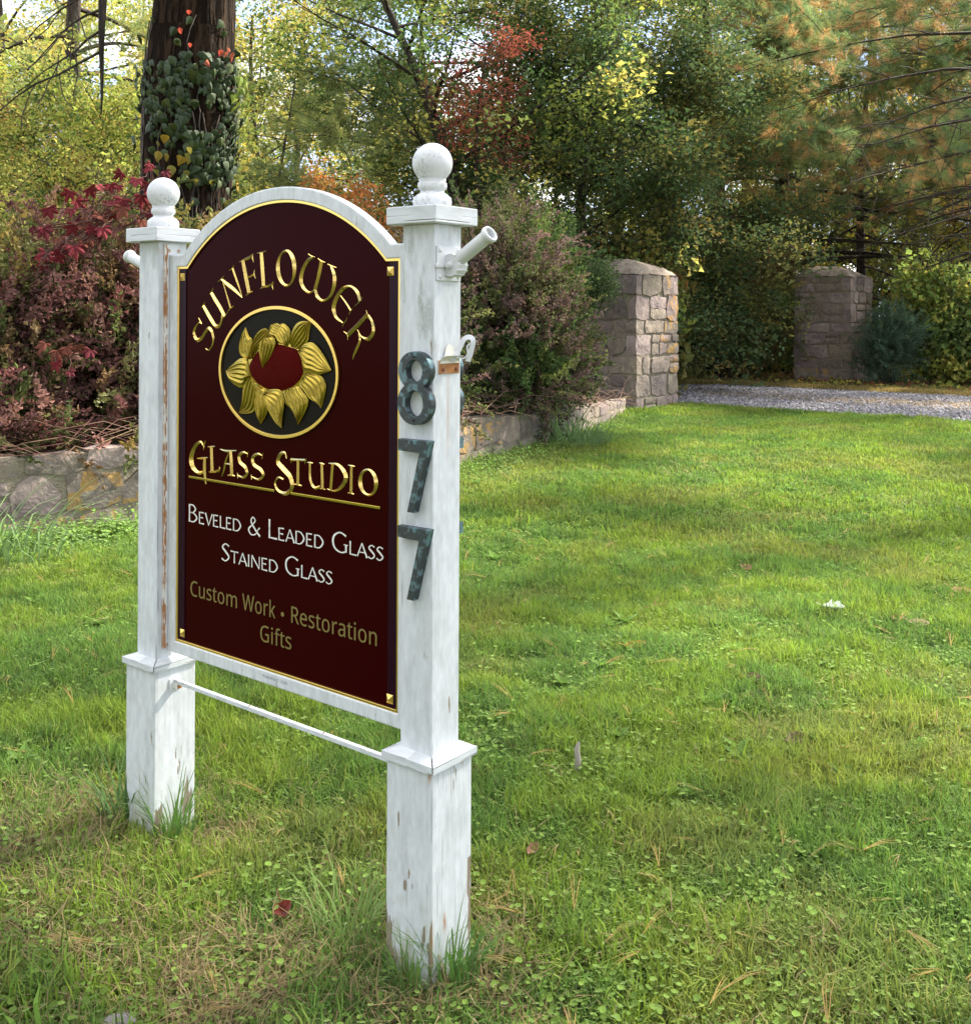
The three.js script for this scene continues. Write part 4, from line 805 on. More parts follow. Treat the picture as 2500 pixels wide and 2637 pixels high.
// ---------------------------------------------------------------- things lying on the lawn
{
  const curl = (seed, L, w, lobes) => {                      // a dead leaf, curled
    const r = rng(seed), N = 8, s = new Soup(), row = (i) => { const t = i / N, ww = L * w * Math.pow(Math.sin(Math.PI * clamp(t * 0.92 + 0.04)), 0.7) * (1 - lobes * 0.5 * Math.abs(Math.sin(t * 9))), y = 0.25 * L * Math.pow(t - 0.45, 2) * 2; return [[-ww, y + ww * 0.55, (t - 0.5) * L], [-ww * 0.5, y + ww * 0.1, (t - 0.5) * L], [0, y, (t - 0.5) * L], [ww * 0.5, y + ww * 0.12, (t - 0.5) * L], [ww, y + ww * 0.75, (t - 0.5) * L]].map((p) => [p[0] + (r() - 0.5) * 0.003, p[1] + (r() - 0.5) * 0.004, p[2]]); };
    const R = [...Array(N + 1).keys()].map(row);
    for (let i = 0; i < N; i++) for (let k = 0; k < 4; k++) s.quad(R[i][k], R[i][k + 1], R[i + 1][k + 1], R[i + 1][k]);
    const q = [[-0.0012, 0.03, -L * 0.85], [0.0012, 0.03, -L * 0.85], [0.0016, 0.012, -L * 0.45], [-0.0016, 0.012, -L * 0.45]]; s.quad(...q);
    return s.geo;
  };
  let k = 0;
  for (const [x, z, L, w, lo, c, yaw, label] of [
    [2.52, -5.53, 0.13, 0.34, 0.7, [0.46, 0.29, 0.15], 0.6, 'large tan oak leaf on the lawn at the right picture edge'],
    [2.05, -4.96, 0.09, 0.34, 0.5, [0.55, 0.42, 0.27], 1.2, 'pale beige leaf right of the white scrap'],
    [1.98, -5.05, 0.07, 0.3, 0.5, [0.36, 0.17, 0.07], 2.2, 'small rust leaf beside the pale beige leaf'],
    [0.66, -4.63, 0.10, 0.24, 0.2, [0.50, 0.24, 0.06], 1.8, 'orange leaf lying flat in mid lawn'],
    [1.51, -6.07, 0.10, 0.34, 0.6, [0.28, 0.17, 0.09], 0.3, 'curled brown leaf in the shaded middle of the lawn'],
    [0.13, -2.89, 0.055, 0.28, 0.2, [0.30, 0.16, 0.09], 2.6, 'small brown leaf right of the near sign post'],
    [-0.5, -2.59, 0.06, 0.42, 0.2, [0.16, 0.025, 0.015], 0.4, 'dark red leaf between the sign posts'],
    [-0.92, -3.56, 0.08, 0.3, 0.4, [0.46, 0.28, 0.16], 1.9, 'light brown leaf under the sign tie rod'],
    [1.08, -4.21, 0.10, 0.36, 0.6, [0.20, 0.13, 0.09], 0.9, 'dark grey-brown leaf near the sunlit patch'],
    [1.08, -3.64, 0.09, 0.36, 0.6, [0.22, 0.15, 0.10], 2.1, 'crumpled brown leaf below the sunlit patch'],
    [1.6, -5.85, 0.05, 0.3, 0.3, [0.30, 0.18, 0.10], 1.1, 'tiny brown leaf next to the curled brown leaf'],
  ]) {
    const t = tag(part('dead_leaf', curl(500 + k++, L, w, lo), glow(c), scene), label, 'leaf', 'dead leaves scattered on the lawn');
    t.position.set(x, bump(x, z) + 0.032, z); t.rotation.set(0.1, yaw, 0.12);
  }
  const scrap = tag(part('paper_scrap', curl(600, 0.10, 0.62, 0.9), std({ color: new THREE.Color().setRGB(0.72, 0.72, 0.70), side: THREE.DoubleSide }), scene), 'crumpled white scrap on the lawn above the sunlit patch', 'scrap');
  scrap.position.set(1.72, bump(1.72, -5.18) + 0.04, -5.18); scrap.rotation.y = 1.2;
  const stick = tag(part('stick', tube([V(0, -0.02, 0), V(0.003, 0.05, 0.004), V(-0.002, 0.085, 0.008), V(0.006, 0.108, 0.004)], [0.011, 0.010, 0.009, 0.004], 7), std({ color: new THREE.Color().setRGB(0.40, 0.34, 0.30) }), scene), 'short grey broken stick upright in the grass right of the near post', 'stick');
  stick.position.set(0.3, bump(0.3, -3.44), -3.44);
  const st = new THREE.IcosahedronGeometry(0.036, 3), sp = st.attributes.position; for (let i = 0; i < sp.count; i++) { const n = 1 + 0.3 * (noise3(sp.getX(i) * 30 + 9, sp.getY(i) * 30 + 9, sp.getZ(i) * 30 + 9, 3) - 0.5); sp.setXYZ(i, sp.getX(i) * n * 1.1, sp.getY(i) * n * 0.7, sp.getZ(i) * n); }
  const rock = tag(part('stone', mergeGeometries([toCreasedNormals(st, 1.2)]), std({ color: new THREE.Color().setRGB(0.26, 0.23, 0.23) }), scene), 'small grey stone in the grass at the bottom left edge', 'stone');
  rock.position.set(-0.77, -0.004, -2.205);
}

// strokes of the gilded letters: [x, y, width] in mm on the board
const ARCH_LETTERS = [
  [[[-328,1470,2.4],[-340,1474,4.3],[-355,1463,6.8],[-364,1445,9.7],[-351,1425,11.6],[-330,1430,11.5],[-314,1446,10.5],[-297,1458,11.4],[-282,1448,10.4],[-276,1429,7.5],[-282,1410,5.7],[-298,1397,3.8],[-310,1401,2.4]],[[-343,1487,1.9],[-335,1478,3.4],[-327,1470,1.9]]],
  [[[-321,1520,10.5],[-301,1498,12.4],[-283,1479,13.2],[-267,1465,11.3],[-252,1465,10.3],[-240,1481,6.5],[-238,1500,4.6]],[[-332,1515,2.4],[-322,1523,3.8],[-313,1532,2.4]],[[-285,1556,11.3],[-267,1536,13.1],[-247,1516,13.1],[-226,1491,12]],[[-295,1552,2.4],[-285,1561,3.8],[-276,1572,2.4]],[[-231,1487,3.7],[-217,1501,3.7],[-207,1510,2.3]]],
  [[[-235,1587,3.7],[-220,1555,4.6],[-201,1515,6.4]],[[-256,1588,2.3],[-242,1596,4.2],[-229,1604,2.3]],[[-211,1509,2.3],[-200,1515,4.1],[-187,1521,2.3]],[[-241,1594,6.5],[-215,1579,12],[-186,1564,11.9],[-151,1543,3.6]],[[-193,1623,7.3],[-178,1595,7.3],[-163,1568,5.4],[-151,1543,1.8]],[[-208,1618,2.3],[-195,1624,4.1],[-187,1633,2.3]]],
  [[[-149,1642,12.6],[-137,1601,14.3],[-123,1556,13.4]],[[-136,1549,2.2],[-122,1556,4],[-107,1560,2.2]],[[-163,1641,2.7],[-139,1647,7.2],[-118,1653,8],[-107,1660,3.5]],[[-107,1661,2.2],[-109,1650,5.3],[-104,1638,1.8]],[[-129,1597,3.6],[-112,1602,5.3],[-102,1605,3.5]],[[-101,1617,1.8],[-102,1605,4.4],[-96,1594,1.8]]],
  [[[-73,1662,12.2],[-68,1619,14],[-63,1573,13.1]],[[-90,1662,2.2],[-72,1663,3.9],[-54,1667,2.2]],[[-76,1568,2.2],[-60,1571,3.9],[-41,1574,6],[-24,1583,4.3]],[[-23,1585,2.1],[-28,1576,5.2],[-25,1564,1.7]]],
  [[[133,1646,4],[110,1637,10.6],[90,1612,13.1],[84,1585,14],[96,1564,10.7],[118,1555,4.9],[136,1562,4.8]],[[111,1654,2],[122,1648,3.2],[136,1645,2]],[[160,1633,12.8],[151,1601,12.8],[137,1562,11.3]],[[147,1641,2],[160,1634,3.6],[174,1630,2]],[[137,1563,10.5],[146,1543,10.4],[167,1534,5.6],[191,1544,8.7],[206,1570,13.3],[207,1596,12.6],[195,1620,6.3]],[[183,1626,2],[196,1621,3.5],[215,1616,2]]],
  [[[298,1532,9.8],[288,1554,10.6],[262,1569,5.4],[236,1562,10.9],[214,1539,14.1],[205,1514,14.1],[214,1492,9.4],[239,1478,3.1]],[[236,1469,1.6],[244,1479,3.1],[255,1492,1.5]],[[279,1520,1.5],[296,1531,3.4],[307,1543,1.5]],[[230,1546,2.7],[249,1528,4.6],[266,1509,5.4]],[[259,1498,1.5],[265,1507,3.1],[274,1516,1.5]]],
  [[[324,1500,10.5],[291,1474,11.4],[258,1450,12.3]],[[319,1510,1.5],[324,1499,3],[328,1488,1.5]],[[242,1457,1.5],[255,1449,3.8],[256,1436,1.5]],[[327,1499,3],[339,1482,8.2],[343,1457,11.1],[326,1440,9.7],[303,1446,3.4],[290,1462,2.3]],[[294,1455,3],[298,1437,7.6],[286,1414,9.1],[277,1398,5.3],[274,1388,1.5]]],
];
const STUDIO_LETTERS = [
  [[[-314,1123,4.5],[-330,1137,6.9],[-356,1123,13.8],[-373,1088,18.6],[-364,1061,17],[-339,1049,10.7],[-314,1055,7.6]],[[-309,1143,3],[-315,1131,6.1],[-317,1116,3]],[[-312,1092,10.6],[-312,1057,12.1],[-306,1021,4.5]],[[-346,1089,3.1],[-321,1092,6.1],[-297,1096,3]]],
  [[[-282,1126,11.2],[-278,1060,12.7]],[[-298,1126,3],[-282,1127,6],[-266,1130,3]],[[-292,1056,3],[-264,1060,6],[-244,1067,4.4]],[[-245,1076,2.2],[-246,1067,5.2],[-249,1059,2.2]]],
  [[[-202,1122,3.6],[-219,1093,6.6],[-226,1069,6.6],[-236,1050,3.7]],[[-197,1122,10.2],[-194,1090,12.3],[-192,1057,12.3]],[[-243,1124,3],[-221,1121,6.6],[-172,1126,2.9]],[[-223,1086,5.1],[-197,1086,5.1]],[[-210,1055,2.9],[-192,1057,5.8],[-178,1056,2.9]]],
  [[[-125,1121,2.8],[-142,1124,6.4],[-161,1113,10.8],[-156,1095,12.2],[-134,1083,12.1],[-127,1069,9.9],[-144,1056,6.4],[-168,1060,2.9]],[[-123,1128,2.1],[-126,1113,2.8]],[[-168,1066,2.2],[-166,1052,2.9]]],
  [[[-66,1122,2.8],[-82,1125,6.3],[-105,1112,10.5],[-98,1094,11.9],[-69,1082,11.8],[-60,1071,9.7],[-79,1057,6.3],[-109,1062,2.8]],[[-62,1130,2.1],[-66,1113,2.8]],[[-110,1067,2.1],[-108,1054,2.8]]],
  [[[32,1122,3.3],[26,1137,6],[8,1132,10.8],[-2,1111,14.9],[22,1092,17.4],[48,1074,15.9],[54,1051,13.2],[32,1032,10.7],[-1,1036,8.1],[-13,1054,6.8],[0,1070,5.4],[21,1067,5.4]]],
  [[[49,1122,6.6],[75,1123,6.6],[104,1125,6.5]],[[54,1128,2.6],[49,1113,2.6]],[[108,1130,2.6],[102,1116,2.6]],[[76,1123,9.2],[76,1059,11.2]],[[61,1059,2.6],[76,1059,5.2],[91,1058,2.6]]],
  [[[121,1120,7.1],[124,1075,8.4],[139,1058,8.3],[160,1064,5.7]],[[165,1122,9.5],[168,1059,10.1]],[[112,1120,2.6],[121,1120,5.2],[133,1120,2.6]],[[156,1123,2.5],[165,1122,5.1],[175,1121,2.5]],[[160,1058,2.5],[180,1058,2.5]]],
  [[[204,1124,9.4],[198,1061,10]],[[191,1125,3.1],[226,1123,8.7],[252,1098,14.7],[236,1071,9.9],[212,1058,5],[186,1060,2.5]]],
  [[[271,1126,9.1],[270,1059,10.3]],[[260,1127,2.4],[271,1126,4.9],[284,1126,2.4]],[[259,1058,2.4],[270,1059,4.9],[281,1057,2.4]]],
];

// ---------------------------------------------------------------- the sign
const font = await new FontLoader().loadAsync('fonts/droid/droid_sans_regular.typeface.json');
// weathered white paint on wood; areas of lost paint and rust given by place: [u, y, half width, half height, strength]
function paint(w, h, U, H, o) {
  const s = o.seed;
  const field = (list, u, y) => { let b = 0; for (const [a, c, ra, rc, k] of list ?? []) b = Math.max(b, k * Math.exp(-Math.pow((u - a) / ra, 2) - Math.pow((y - c) / rc, 2))); return b; };
  const lost = (u, y) => { const n = fbm(u * 150, y * 17, s, 4), m = fbm(u * 40, y * 9, s + 33, 3); return step(0.965, 1.0, n * 0.62 + field(o.peel, u, y) + 0.30 + (o.worn ?? 0.22) * step(0.60, 0.75, m)); };
  const crack = (u, y) => { const q = fbm(u * 240, y * 5.5, s + 3, 3), m = fbm(u * 18 + 7, y * 3, s + 4, 3); return step(0.70, 0.78, q) * step(0.44, 0.60, m) * (o.crack ?? 1) * step(0.40, 0.58, fbm(u * 9, y * 2.2, s + 30, 3)); };
  const map = texture(w, h, (fu, fv) => {
    const u = fu * U, y = fv * H, g = fbm(u * 110, y * 9, s + 5, 3), d = fbm(u * 95, y * 42, s + 6, 4), sp = vnoise(u * 500, y * 260, s + 8);
    let c = [0.71, 0.73, 0.755].map((v) => v * lerp(0.87, 1.04, g));
    const grime = step(0.50, 0.72, fbm(u * 36 + 2, y * 12, s + 12, 4)) * lerp(0.4, 1, sp) * (0.24 + field(o.mildew, u, y));
    c = [lerp(c[0], 0.34, grime), lerp(c[1], 0.37, grime), lerp(c[2], 0.34, grime)];
    c = c.map((v) => v * lerp(0.83, 1.09, d));
    const k = crack(u, y); c = [lerp(c[0], 0.27, k * 0.75), lerp(c[1], 0.27, k * 0.75), lerp(c[2], 0.26, k * 0.75)];
    const p = lost(u, y), gr = fbm(u * 260, y * 8, s + 15, 3); if (p) c = [lerp(c[0], lerp(0.20, 0.36, gr), p), lerp(c[1], lerp(0.155, 0.29, gr), p), lerp(c[2], lerp(0.115, 0.22, gr), p)];
    const al = o.algae ? step(0.48, 0.62, fbm(u * 55, y * 30, s + 40, 4) + 0.25 * field(o.algae, u, y) - 0.12) * field(o.algae, u, y) * 0.55 : 0; if (al) c = [lerp(c[0], 0.40, al), lerp(c[1], 0.40, al), lerp(c[2], 0.24, al)];
    const ru = clamp(field(o.rust, u, y) * lerp(0.3, 1.5, fbm(u * 120, y * 60, s + 18, 3))); c = [lerp(c[0], 0.42, ru), lerp(c[1], 0.17, ru), lerp(c[2], 0.05, ru)];
    return c;
  });
  const relief = texture(w, h, (fu, fv) => { const u = fu * U, y = fv * H; return 0.72 + 0.16 * (fbm(u * 110, y * 9, s + 5, 3) - 0.5) - 0.35 * lost(u, y) - 0.5 * crack(u, y); }, false);
  return std({ map, bumpMap: relief, bumpScale: 0.0022, roughness: 0.55 });
}
function around(g, half, y0, U, H) {                         // uv that runs round the four upright faces: front, right, back, left
  const p = g.attributes.position, n = g.attributes.normal, uv = new Float32Array(p.count * 2);
  for (let i = 0; i < p.count; i++) {
    const x = p.getX(i), z = p.getZ(i), nx = n.getX(i), nz = n.getZ(i);
    const u = Math.abs(nz) >= Math.abs(nx) ? (nz > 0 ? x + half : 5 * half - x) : nx > 0 ? 3 * half - z : 7 * half + z;
    uv[i * 2] = u / U; uv[i * 2 + 1] = (p.getY(i) - y0) / H;
  }
  g.setAttribute('uv', new THREE.BufferAttribute(uv, 2));
  return g;
}
const swapUV = (g) => { const a = g.attributes.uv.array; for (let i = 0; i < a.length; i += 2) { const t = a[i]; a[i] = a[i + 1]; a[i + 1] = t; } return g; };   // grain running level
const sign = thing('business_sign', 'white two post business sign with an arched maroon board and gilt lettering', 'sign', [SIGN.x, 0, SIGN.z]);
sign.rotation.set(0, SIGN.yaw, SIGN.lean, 'ZYX');
const HL = SIGN.L / 2, A = 0.048, SL = 0.07;
const plainPaint = paint(512, 512, 0.5, 0.5, { seed: 900, crack: 1.0 });
const capPaint = paint(512, 256, 0.34, 0.17, { seed: 930, crack: 1.6, worn: 0.36, mildew: [[0.17, 0.0, 0.3, 0.2, 0.3]] });
{
  const finial = new THREE.LatheGeometry([[0, 0], [0.040, 0], [0.0445, 0.006], [0.0455, 0.015], [0.0435, 0.024], [0.036, 0.031], [0.0285, 0.036], [0.0278, 0.041], [0.0325, 0.0445], [0.0345, 0.050], [0.0338, 0.058], [0.0305, 0.0615], [0.0325, 0.0665], ...[...Array(19).keys()].map((i) => { const a = -0.86 + (i / 18) * (Math.PI / 2 + 0.86); return [0.0468 * Math.cos(a), 0.1045 + 0.0468 * Math.sin(a)]; })].map(([x, y]) => new THREE.Vector2(Math.max(x, 0.0001), y)), 40);
  finial.attributes.uv.array.forEach((v, i, a) => { a[i] = v; });
  const ballPaint = std({ roughness: 0.55, map: texture(512, 256, (u, v) => {            // chalky white with specks of black mould
    const n = fbm(u * 14, v * 9, 951, 5), sp = step(0.56, 0.74, fbm(u * 64, v * 40, 953, 4)) * step(0.42, 0.62, fbm(u * 8 + 3, v * 6, 955, 3)), hair = step(0.72, 0.8, fbm(u * 120, v * 30, 957, 3)) * 0.5, k = clamp(sp * 0.75 + hair);
    return [0.69, 0.70, 0.71].map((c) => lerp(c * lerp(0.86, 1.04, n), 0.30, k));
  }) });
  for (const k of [-1, 1]) {
    const near = k > 0, shaftH = 1.7064 - 0.49;
    const shaftPaint = paint(384, 1216, 8 * A, shaftH, near
      ? { seed: 700, crack: 1, mildew: [[0.05, 1.1, 0.06, 0.25, 0.9], [0.14, 1.18, 0.04, 0.06, 0.7], [0.03, 0.6, 0.03, 0.2, 0.4]], peel: [[0.035, 0.20, 0.006, 0.05, 0.16], [0.12, 0.10, 0.004, 0.06, 0.2]], rust: [[0.147, 0.79, 0.004, 0.09, 0.45]] }
      : { seed: 710, crack: 0.9, mildew: [[0.05, 1.1, 0.06, 0.2, 0.4]], peel: [[0.075, 0.55, 0.004, 0.07, 0.26]], rust: [[0.1, 1.19, 0.02, 0.01, 0.15]] });
    const post = part('post', around(new RoundedBoxGeometry(2 * A, shaftH, 2 * A, 2, 0.003).translate(0, 0.49 + shaftH / 2, 0), A, 0.49, 8 * A, shaftH), shaftPaint, sign);
    post.position.x = k * HL;
    const sleevePaint = paint(560, 480, 8 * SL, 0.5, near
      ? { seed: 800, crack: 0.7, worn: 0.32, algae: [[0.06, 0.02, 0.12, 0.12, 1]], mildew: [[0.07, 0.03, 0.09, 0.08, 0.25]], peel: [[0.0, 0.03, 0.042, 0.12, 0.62], [0.139, 0.07, 0.008, 0.12, 0.6], [0.06, 0.205, 0.006, 0.022, 0.55], [0.082, 0.205, 0.004, 0.012, 0.42], [0.275, 0.10, 0.012, 0.09, 0.55]], rust: [[0.132, 0.465, 0.005, 0.014, 0.9], [0.245, 0.475, 0.004, 0.014, 0.7], [0.185, 0.125, 0.005, 0.022, 0.8], [0.141, 0.10, 0.003, 0.05, 0.7]] }
      : { seed: 810, crack: 0.8, worn: 0.32, algae: [[0.05, 0.02, 0.14, 0.12, 1]], mildew: [[0.03, 0.03, 0.09, 0.08, 0.25]], peel: [[0.15, 0.03, 0.022, 0.075, 0.62], [0.25, 0.05, 0.03, 0.09, 0.52], [0.272, 0.22, 0.008, 0.22, 0.34], [0.22, 0.02, 0.05, 0.05, 0.45]], rust: [[0.185, 0.425, 0.006, 0.01, 0.4]] });
    const sg = new RoundedBoxGeometry(2 * SL, 0.5175, 2 * SL, 4, 0.004), sp = sg.attributes.position;   // the foot has rotted narrower
    for (let i = 0; i < sp.count; i++) { const y = sp.getY(i) + 0.21875 + 0.04 - 0.04, f = y < 0.09 ? 1 - 0.0 * (0.09 - y) : 1; sp.setX(i, sp.getX(i) * f); sp.setZ(i, sp.getZ(i) * f); }
    part('sleeve', around(sg.translate(0, 0.21875, 0), SL, 0, 8 * SL, 0.5), sleevePaint, post);
    // mitred trim on the sleeve: four mouldings with a sloped top, open at the front mitre
    for (let q = 0; q < 4; q++) {
      const s = new Soup(), R = 0.0785, I = 0.046, g1 = q === 0 ? 0.0022 : 0, g0 = q === 1 ? 0.0022 : 0, yb = 0.4775, yt = 0.4945, yi = 0.5035;
      const a = [-R + g0, yb, R], b = [R - g1, yb, R], c = [R - g1, yt, R], d = [-R + g0, yt, R], e = [I - g1, yi, I], f = [-I + g0, yi, I], bi = [I - g1, yb, I], ai = [-I + g0, yb, I];
      s.quad(a, b, c, d).quad(d, c, e, f).quad(b, a, ai, bi).quad(b, bi, e, c).quad(a, d, f, ai);
      const g = s.geo; g.computeVertexNormals(); swapUV(boxUV(g, 0.1 * q, 0.2 * q, 3)); g.rotateY((q * Math.PI) / 2);
      part('trim', g, capPaint, post);
    }
    part('cap_block', swapUV(boxUV(new RoundedBoxGeometry(0.1508, 0.0403, 0.1508, 3, 0.003).translate(0, 1.7266, 0), 0.1 + k * 0.05, -1.70, 2.9)), capPaint, post);
    const f = part('finial', finial, ballPaint, post); f.position.y = 1.7468; f.rotation.y = near ? 0.4 : 2.2;
  }
}
// the board: outline with an arched top and stepped shoulders, grown or shrunk by o
function outline(o, P = new THREE.Shape()) {
  const w = 0.437 + o, yb = 0.556 - o, ys = 1.634 + o, R = 0.5505 + o, cy = 1.2475, xn = Math.sqrt(R * R - (ys - cy) ** 2), a = Math.atan2(ys - cy, xn);
  P.moveTo(-w, yb); P.lineTo(w, yb); P.lineTo(w, ys); P.lineTo(xn, ys);
  for (let i = 1; i <= 48; i++) { const t = lerp(a, Math.PI - a, i / 48); P.lineTo(R * Math.cos(t), cy + R * Math.sin(t)); }
  P.lineTo(-w, ys); P.closePath();
  return P;
}
function ring(o, i) { const s = outline(o); s.holes.push(outline(i, new THREE.Path())); return s; }
const gold = std({ color: new THREE.Color().setRGB(0.86, 0.58, 0.16), metalness: 1, roughness: 0.30 });
const oldGold = std({ color: new THREE.Color().setRGB(0.40, 0.29, 0.05), metalness: 1, roughness: 0.25, side: THREE.DoubleSide });
const board = part('sign_board', new THREE.ExtrudeGeometry(outline(0), { depth: 0.013, bevelEnabled: false }).translate(0, 0, -0.006), new THREE.MeshPhysicalMaterial({ color: new THREE.Color().setRGB(0.026, 0.0012, 0.0014), roughness: 0.22, specularIntensity: 0.045 }), sign);
const Z = 0.0075;                                            // just proud of the board's face
{
  const fg = new THREE.ExtrudeGeometry(ring(0.030, 0.003), { depth: 0.024, bevelEnabled: true, bevelThickness: 0.004, bevelSize: 0.004, bevelSegments: 3, curveSegments: 12 }).translate(0, 0, -0.012);
  part('frame', boxUV(fg, 0, 0, 2), paint(512, 512, 0.5, 0.5, { seed: 960, crack: 0.1 }), board);
  part('gilt_border', new THREE.ExtrudeGeometry(ring(-0.0005, -0.0065), { depth: 0.0035, bevelEnabled: true, bevelThickness: 0.0015, bevelSize: 0.0012, bevelSegments: 2 }).translate(0, 0, Z), gold, board);
  const band = new THREE.MeshPhysicalMaterial({ color: new THREE.Color().setRGB(0.018, 0.0022, 0.010), roughness: 0.3, specularIntensity: 0.2 });
  for (const k of [-1, 1]) part('side_band', new RoundedBoxGeometry(0.030, 1.064, 0.003, 2, 0.0012).translate(k * 0.414, 1.096, Z + 0.0008), band, board);
  const stud = new THREE.ConeGeometry(0.0152, 0.006, 4, 1).rotateY(Math.PI / 4).rotateX(Math.PI / 2).toNonIndexed(); stud.computeVertexNormals();
  for (const [x, y] of [[-0.416, 1.604], [0.402, 1.603], [-0.408, 0.584], [0.407, 0.584]]) part('gilt_stud', stud, gold, board).position.set(x, y, Z + 0.0055);
}
// gilded strokes: a ridge with two faces along a path of [x, y, width] in mm
function ridge(paths, z, relief = 0.42) {
  const s = new Soup();
  for (const path of paths) {
    const closed = path.length > 15, cv = new THREE.CatmullRomCurve3(path.map(([x, y, w]) => V(x / 1000, y / 1000, w / 1000)), closed, 'centripetal'), n = Math.max(6, path.length * 4), P = [];
    for (let i = 0; i <= n; i++) {
      const q = cv.getPoint(i / n), t = cv.getTangent(i / n), l = Math.hypot(t.x, t.y) || 1, w = Math.max(q.z, 0.0014) / 2, nx = (-t.y / l) * w, ny = (t.x / l) * w;
      P.push([[q.x + nx, q.y + ny, z], [q.x, q.y, z + w * 2 * relief], [q.x - nx, q.y - ny, z]]);
    }
    for (let i = 0; i < n; i++) { s.quad(P[i][1], P[i][0], P[i + 1][0], P[i + 1][1]); s.quad(P[i][2], P[i][1], P[i + 1][1], P[i + 1][2]); }
    if (!closed) for (const e of [P[0], P[n]]) s.tri(e[0], e[1], e[2]);
  }
  const g = s.geo; g.computeVertexNormals();
  return g;
}
const giltO = (cx, cy, rx, ry, tilt, thin, thick, ph) => [...Array(20).keys()].map((i) => { const t = (i / 20) * 2 * Math.PI, x = rx * Math.cos(t), y = ry * Math.sin(t); return [cx + x * Math.cos(tilt) - y * Math.sin(tilt), cy + x * Math.sin(tilt) + y * Math.cos(tilt), thin + (thick - thin) * Math.cos(t + ph) ** 2]; });
const giltMat = std({ color: new THREE.Color().setRGB(0.93, 0.66, 0.22), metalness: 1, roughness: 0.2, side: THREE.DoubleSide });
for (const l of [...ARCH_LETTERS, [giltO(26.5, 1619, 32, 45.5, 0.12, 6, 15.5, -0.2)], ...STUDIO_LETTERS, [giltO(328.5, 1091.5, 27, 30.5, 0.05, 5.5, 14, -0.1)]]) part('gilt_letter', ridge(l, Z + 0.0002), giltMat, board);
for (const [a, b, y] of [[-0.382, -0.0127, 1.034], [0.051, 0.372, 1.0345]]) part('gilt_rule', new RoundedBoxGeometry(b - a, 0.0078, 0.005, 2, 0.002).translate((a + b) / 2, y, Z + 0.001), oldGold, board);

// painted lettering: flared small capitals drawn as flat strokes
const GL = {
  B: [0.60, [[0.09, 0, 0.15], [0.09, 0.5, 0.11], [0.09, 1, 0.15]], [[0.09, 0.965, 0.07], [0.30, 0.96, 0.08], [0.43, 0.77, 0.12], [0.30, 0.56, 0.07], [0.1, 0.545, 0.05]], [[0.1, 0.53, 0.05], [0.34, 0.51, 0.08], [0.51, 0.28, 0.13], [0.33, 0.04, 0.08], [0.09, 0.035, 0.07]]],
  E: [0.55, [[0.09, 0, 0.15], [0.09, 0.5, 0.11], [0.09, 1, 0.15]], [[0.09, 0.96, 0.07], [0.44, 0.965, 0.10]], [[0.09, 0.53, 0.06], [0.38, 0.53, 0.10]], [[0.09, 0.04, 0.07], [0.47, 0.035, 0.11]]],
  V: [0.62, [[0.03, 1, 0.16], [0.31, 0, 0.09]], [[0.59, 1, 0.12], [0.31, 0, 0.06]]],
  L: [0.50, [[0.09, 0, 0.15], [0.09, 0.5, 0.11], [0.09, 1, 0.15]], [[0.09, 0.04, 0.07], [0.47, 0.035, 0.11]]],
  D: [0.74, [[0.09, 0, 0.15], [0.09, 0.5, 0.11], [0.09, 1, 0.15]], [[0.09, 0.965, 0.06], [0.40, 0.93, 0.09], [0.63, 0.5, 0.14], [0.40, 0.07, 0.09], [0.09, 0.035, 0.06]]],
  A: [0.66, [[0.31, 1, 0.07], [0.03, 0, 0.11]], [[0.31, 1, 0.10], [0.63, 0, 0.16]], [[0.14, 0.33, 0.06], [0.5, 0.33, 0.06]]],
  G: [0.76, [[0.64, 0.86, 0.11], [0.38, 0.99, 0.07], [0.13, 0.78, 0.12], [0.08, 0.5, 0.14], [0.16, 0.18, 0.12], [0.42, 0.01, 0.07], [0.64, 0.09, 0.09]], [[0.64, 0.42, 0.14], [0.64, 0.05, 0.12]], [[0.54, 0.42, 0.05], [0.72, 0.42, 0.05]]],
  S: [0.50, [[0.42, 0.88, 0.10], [0.24, 0.98, 0.07], [0.08, 0.77, 0.12], [0.24, 0.55, 0.14], [0.42, 0.27, 0.12], [0.23, 0.02, 0.07], [0.04, 0.12, 0.10]]],
  T: [0.62, [[0.01, 0.955, 0.11], [0.3, 0.96, 0.06], [0.6, 0.955, 0.11]], [[0.3, 0.96, 0.10], [0.3, 0.5, 0.11], [0.3, 0, 0.15]]],
  I: [0.26, [[0.11, 0, 0.15], [0.11, 0.5, 0.11], [0.11, 1, 0.15]]],
  N: [0.76, [[0.09, 0, 0.11], [0.09, 1, 0.08]], [[0.09, 1, 0.13], [0.64, 0, 0.10]], [[0.64, 1, 0.11], [0.64, 0, 0.06]]],
  '&': [0.84, [[0.78, 0.0, 0.14], [0.47, 0.36, 0.12], [0.24, 0.76, 0.11], [0.35, 0.98, 0.07], [0.49, 0.82, 0.09], [0.32, 0.56, 0.07], [0.1, 0.28, 0.12], [0.24, 0.02, 0.08], [0.52, 0.08, 0.07], [0.66, 0.34, 0.06], [0.76, 0.46, 0.10]]],
};
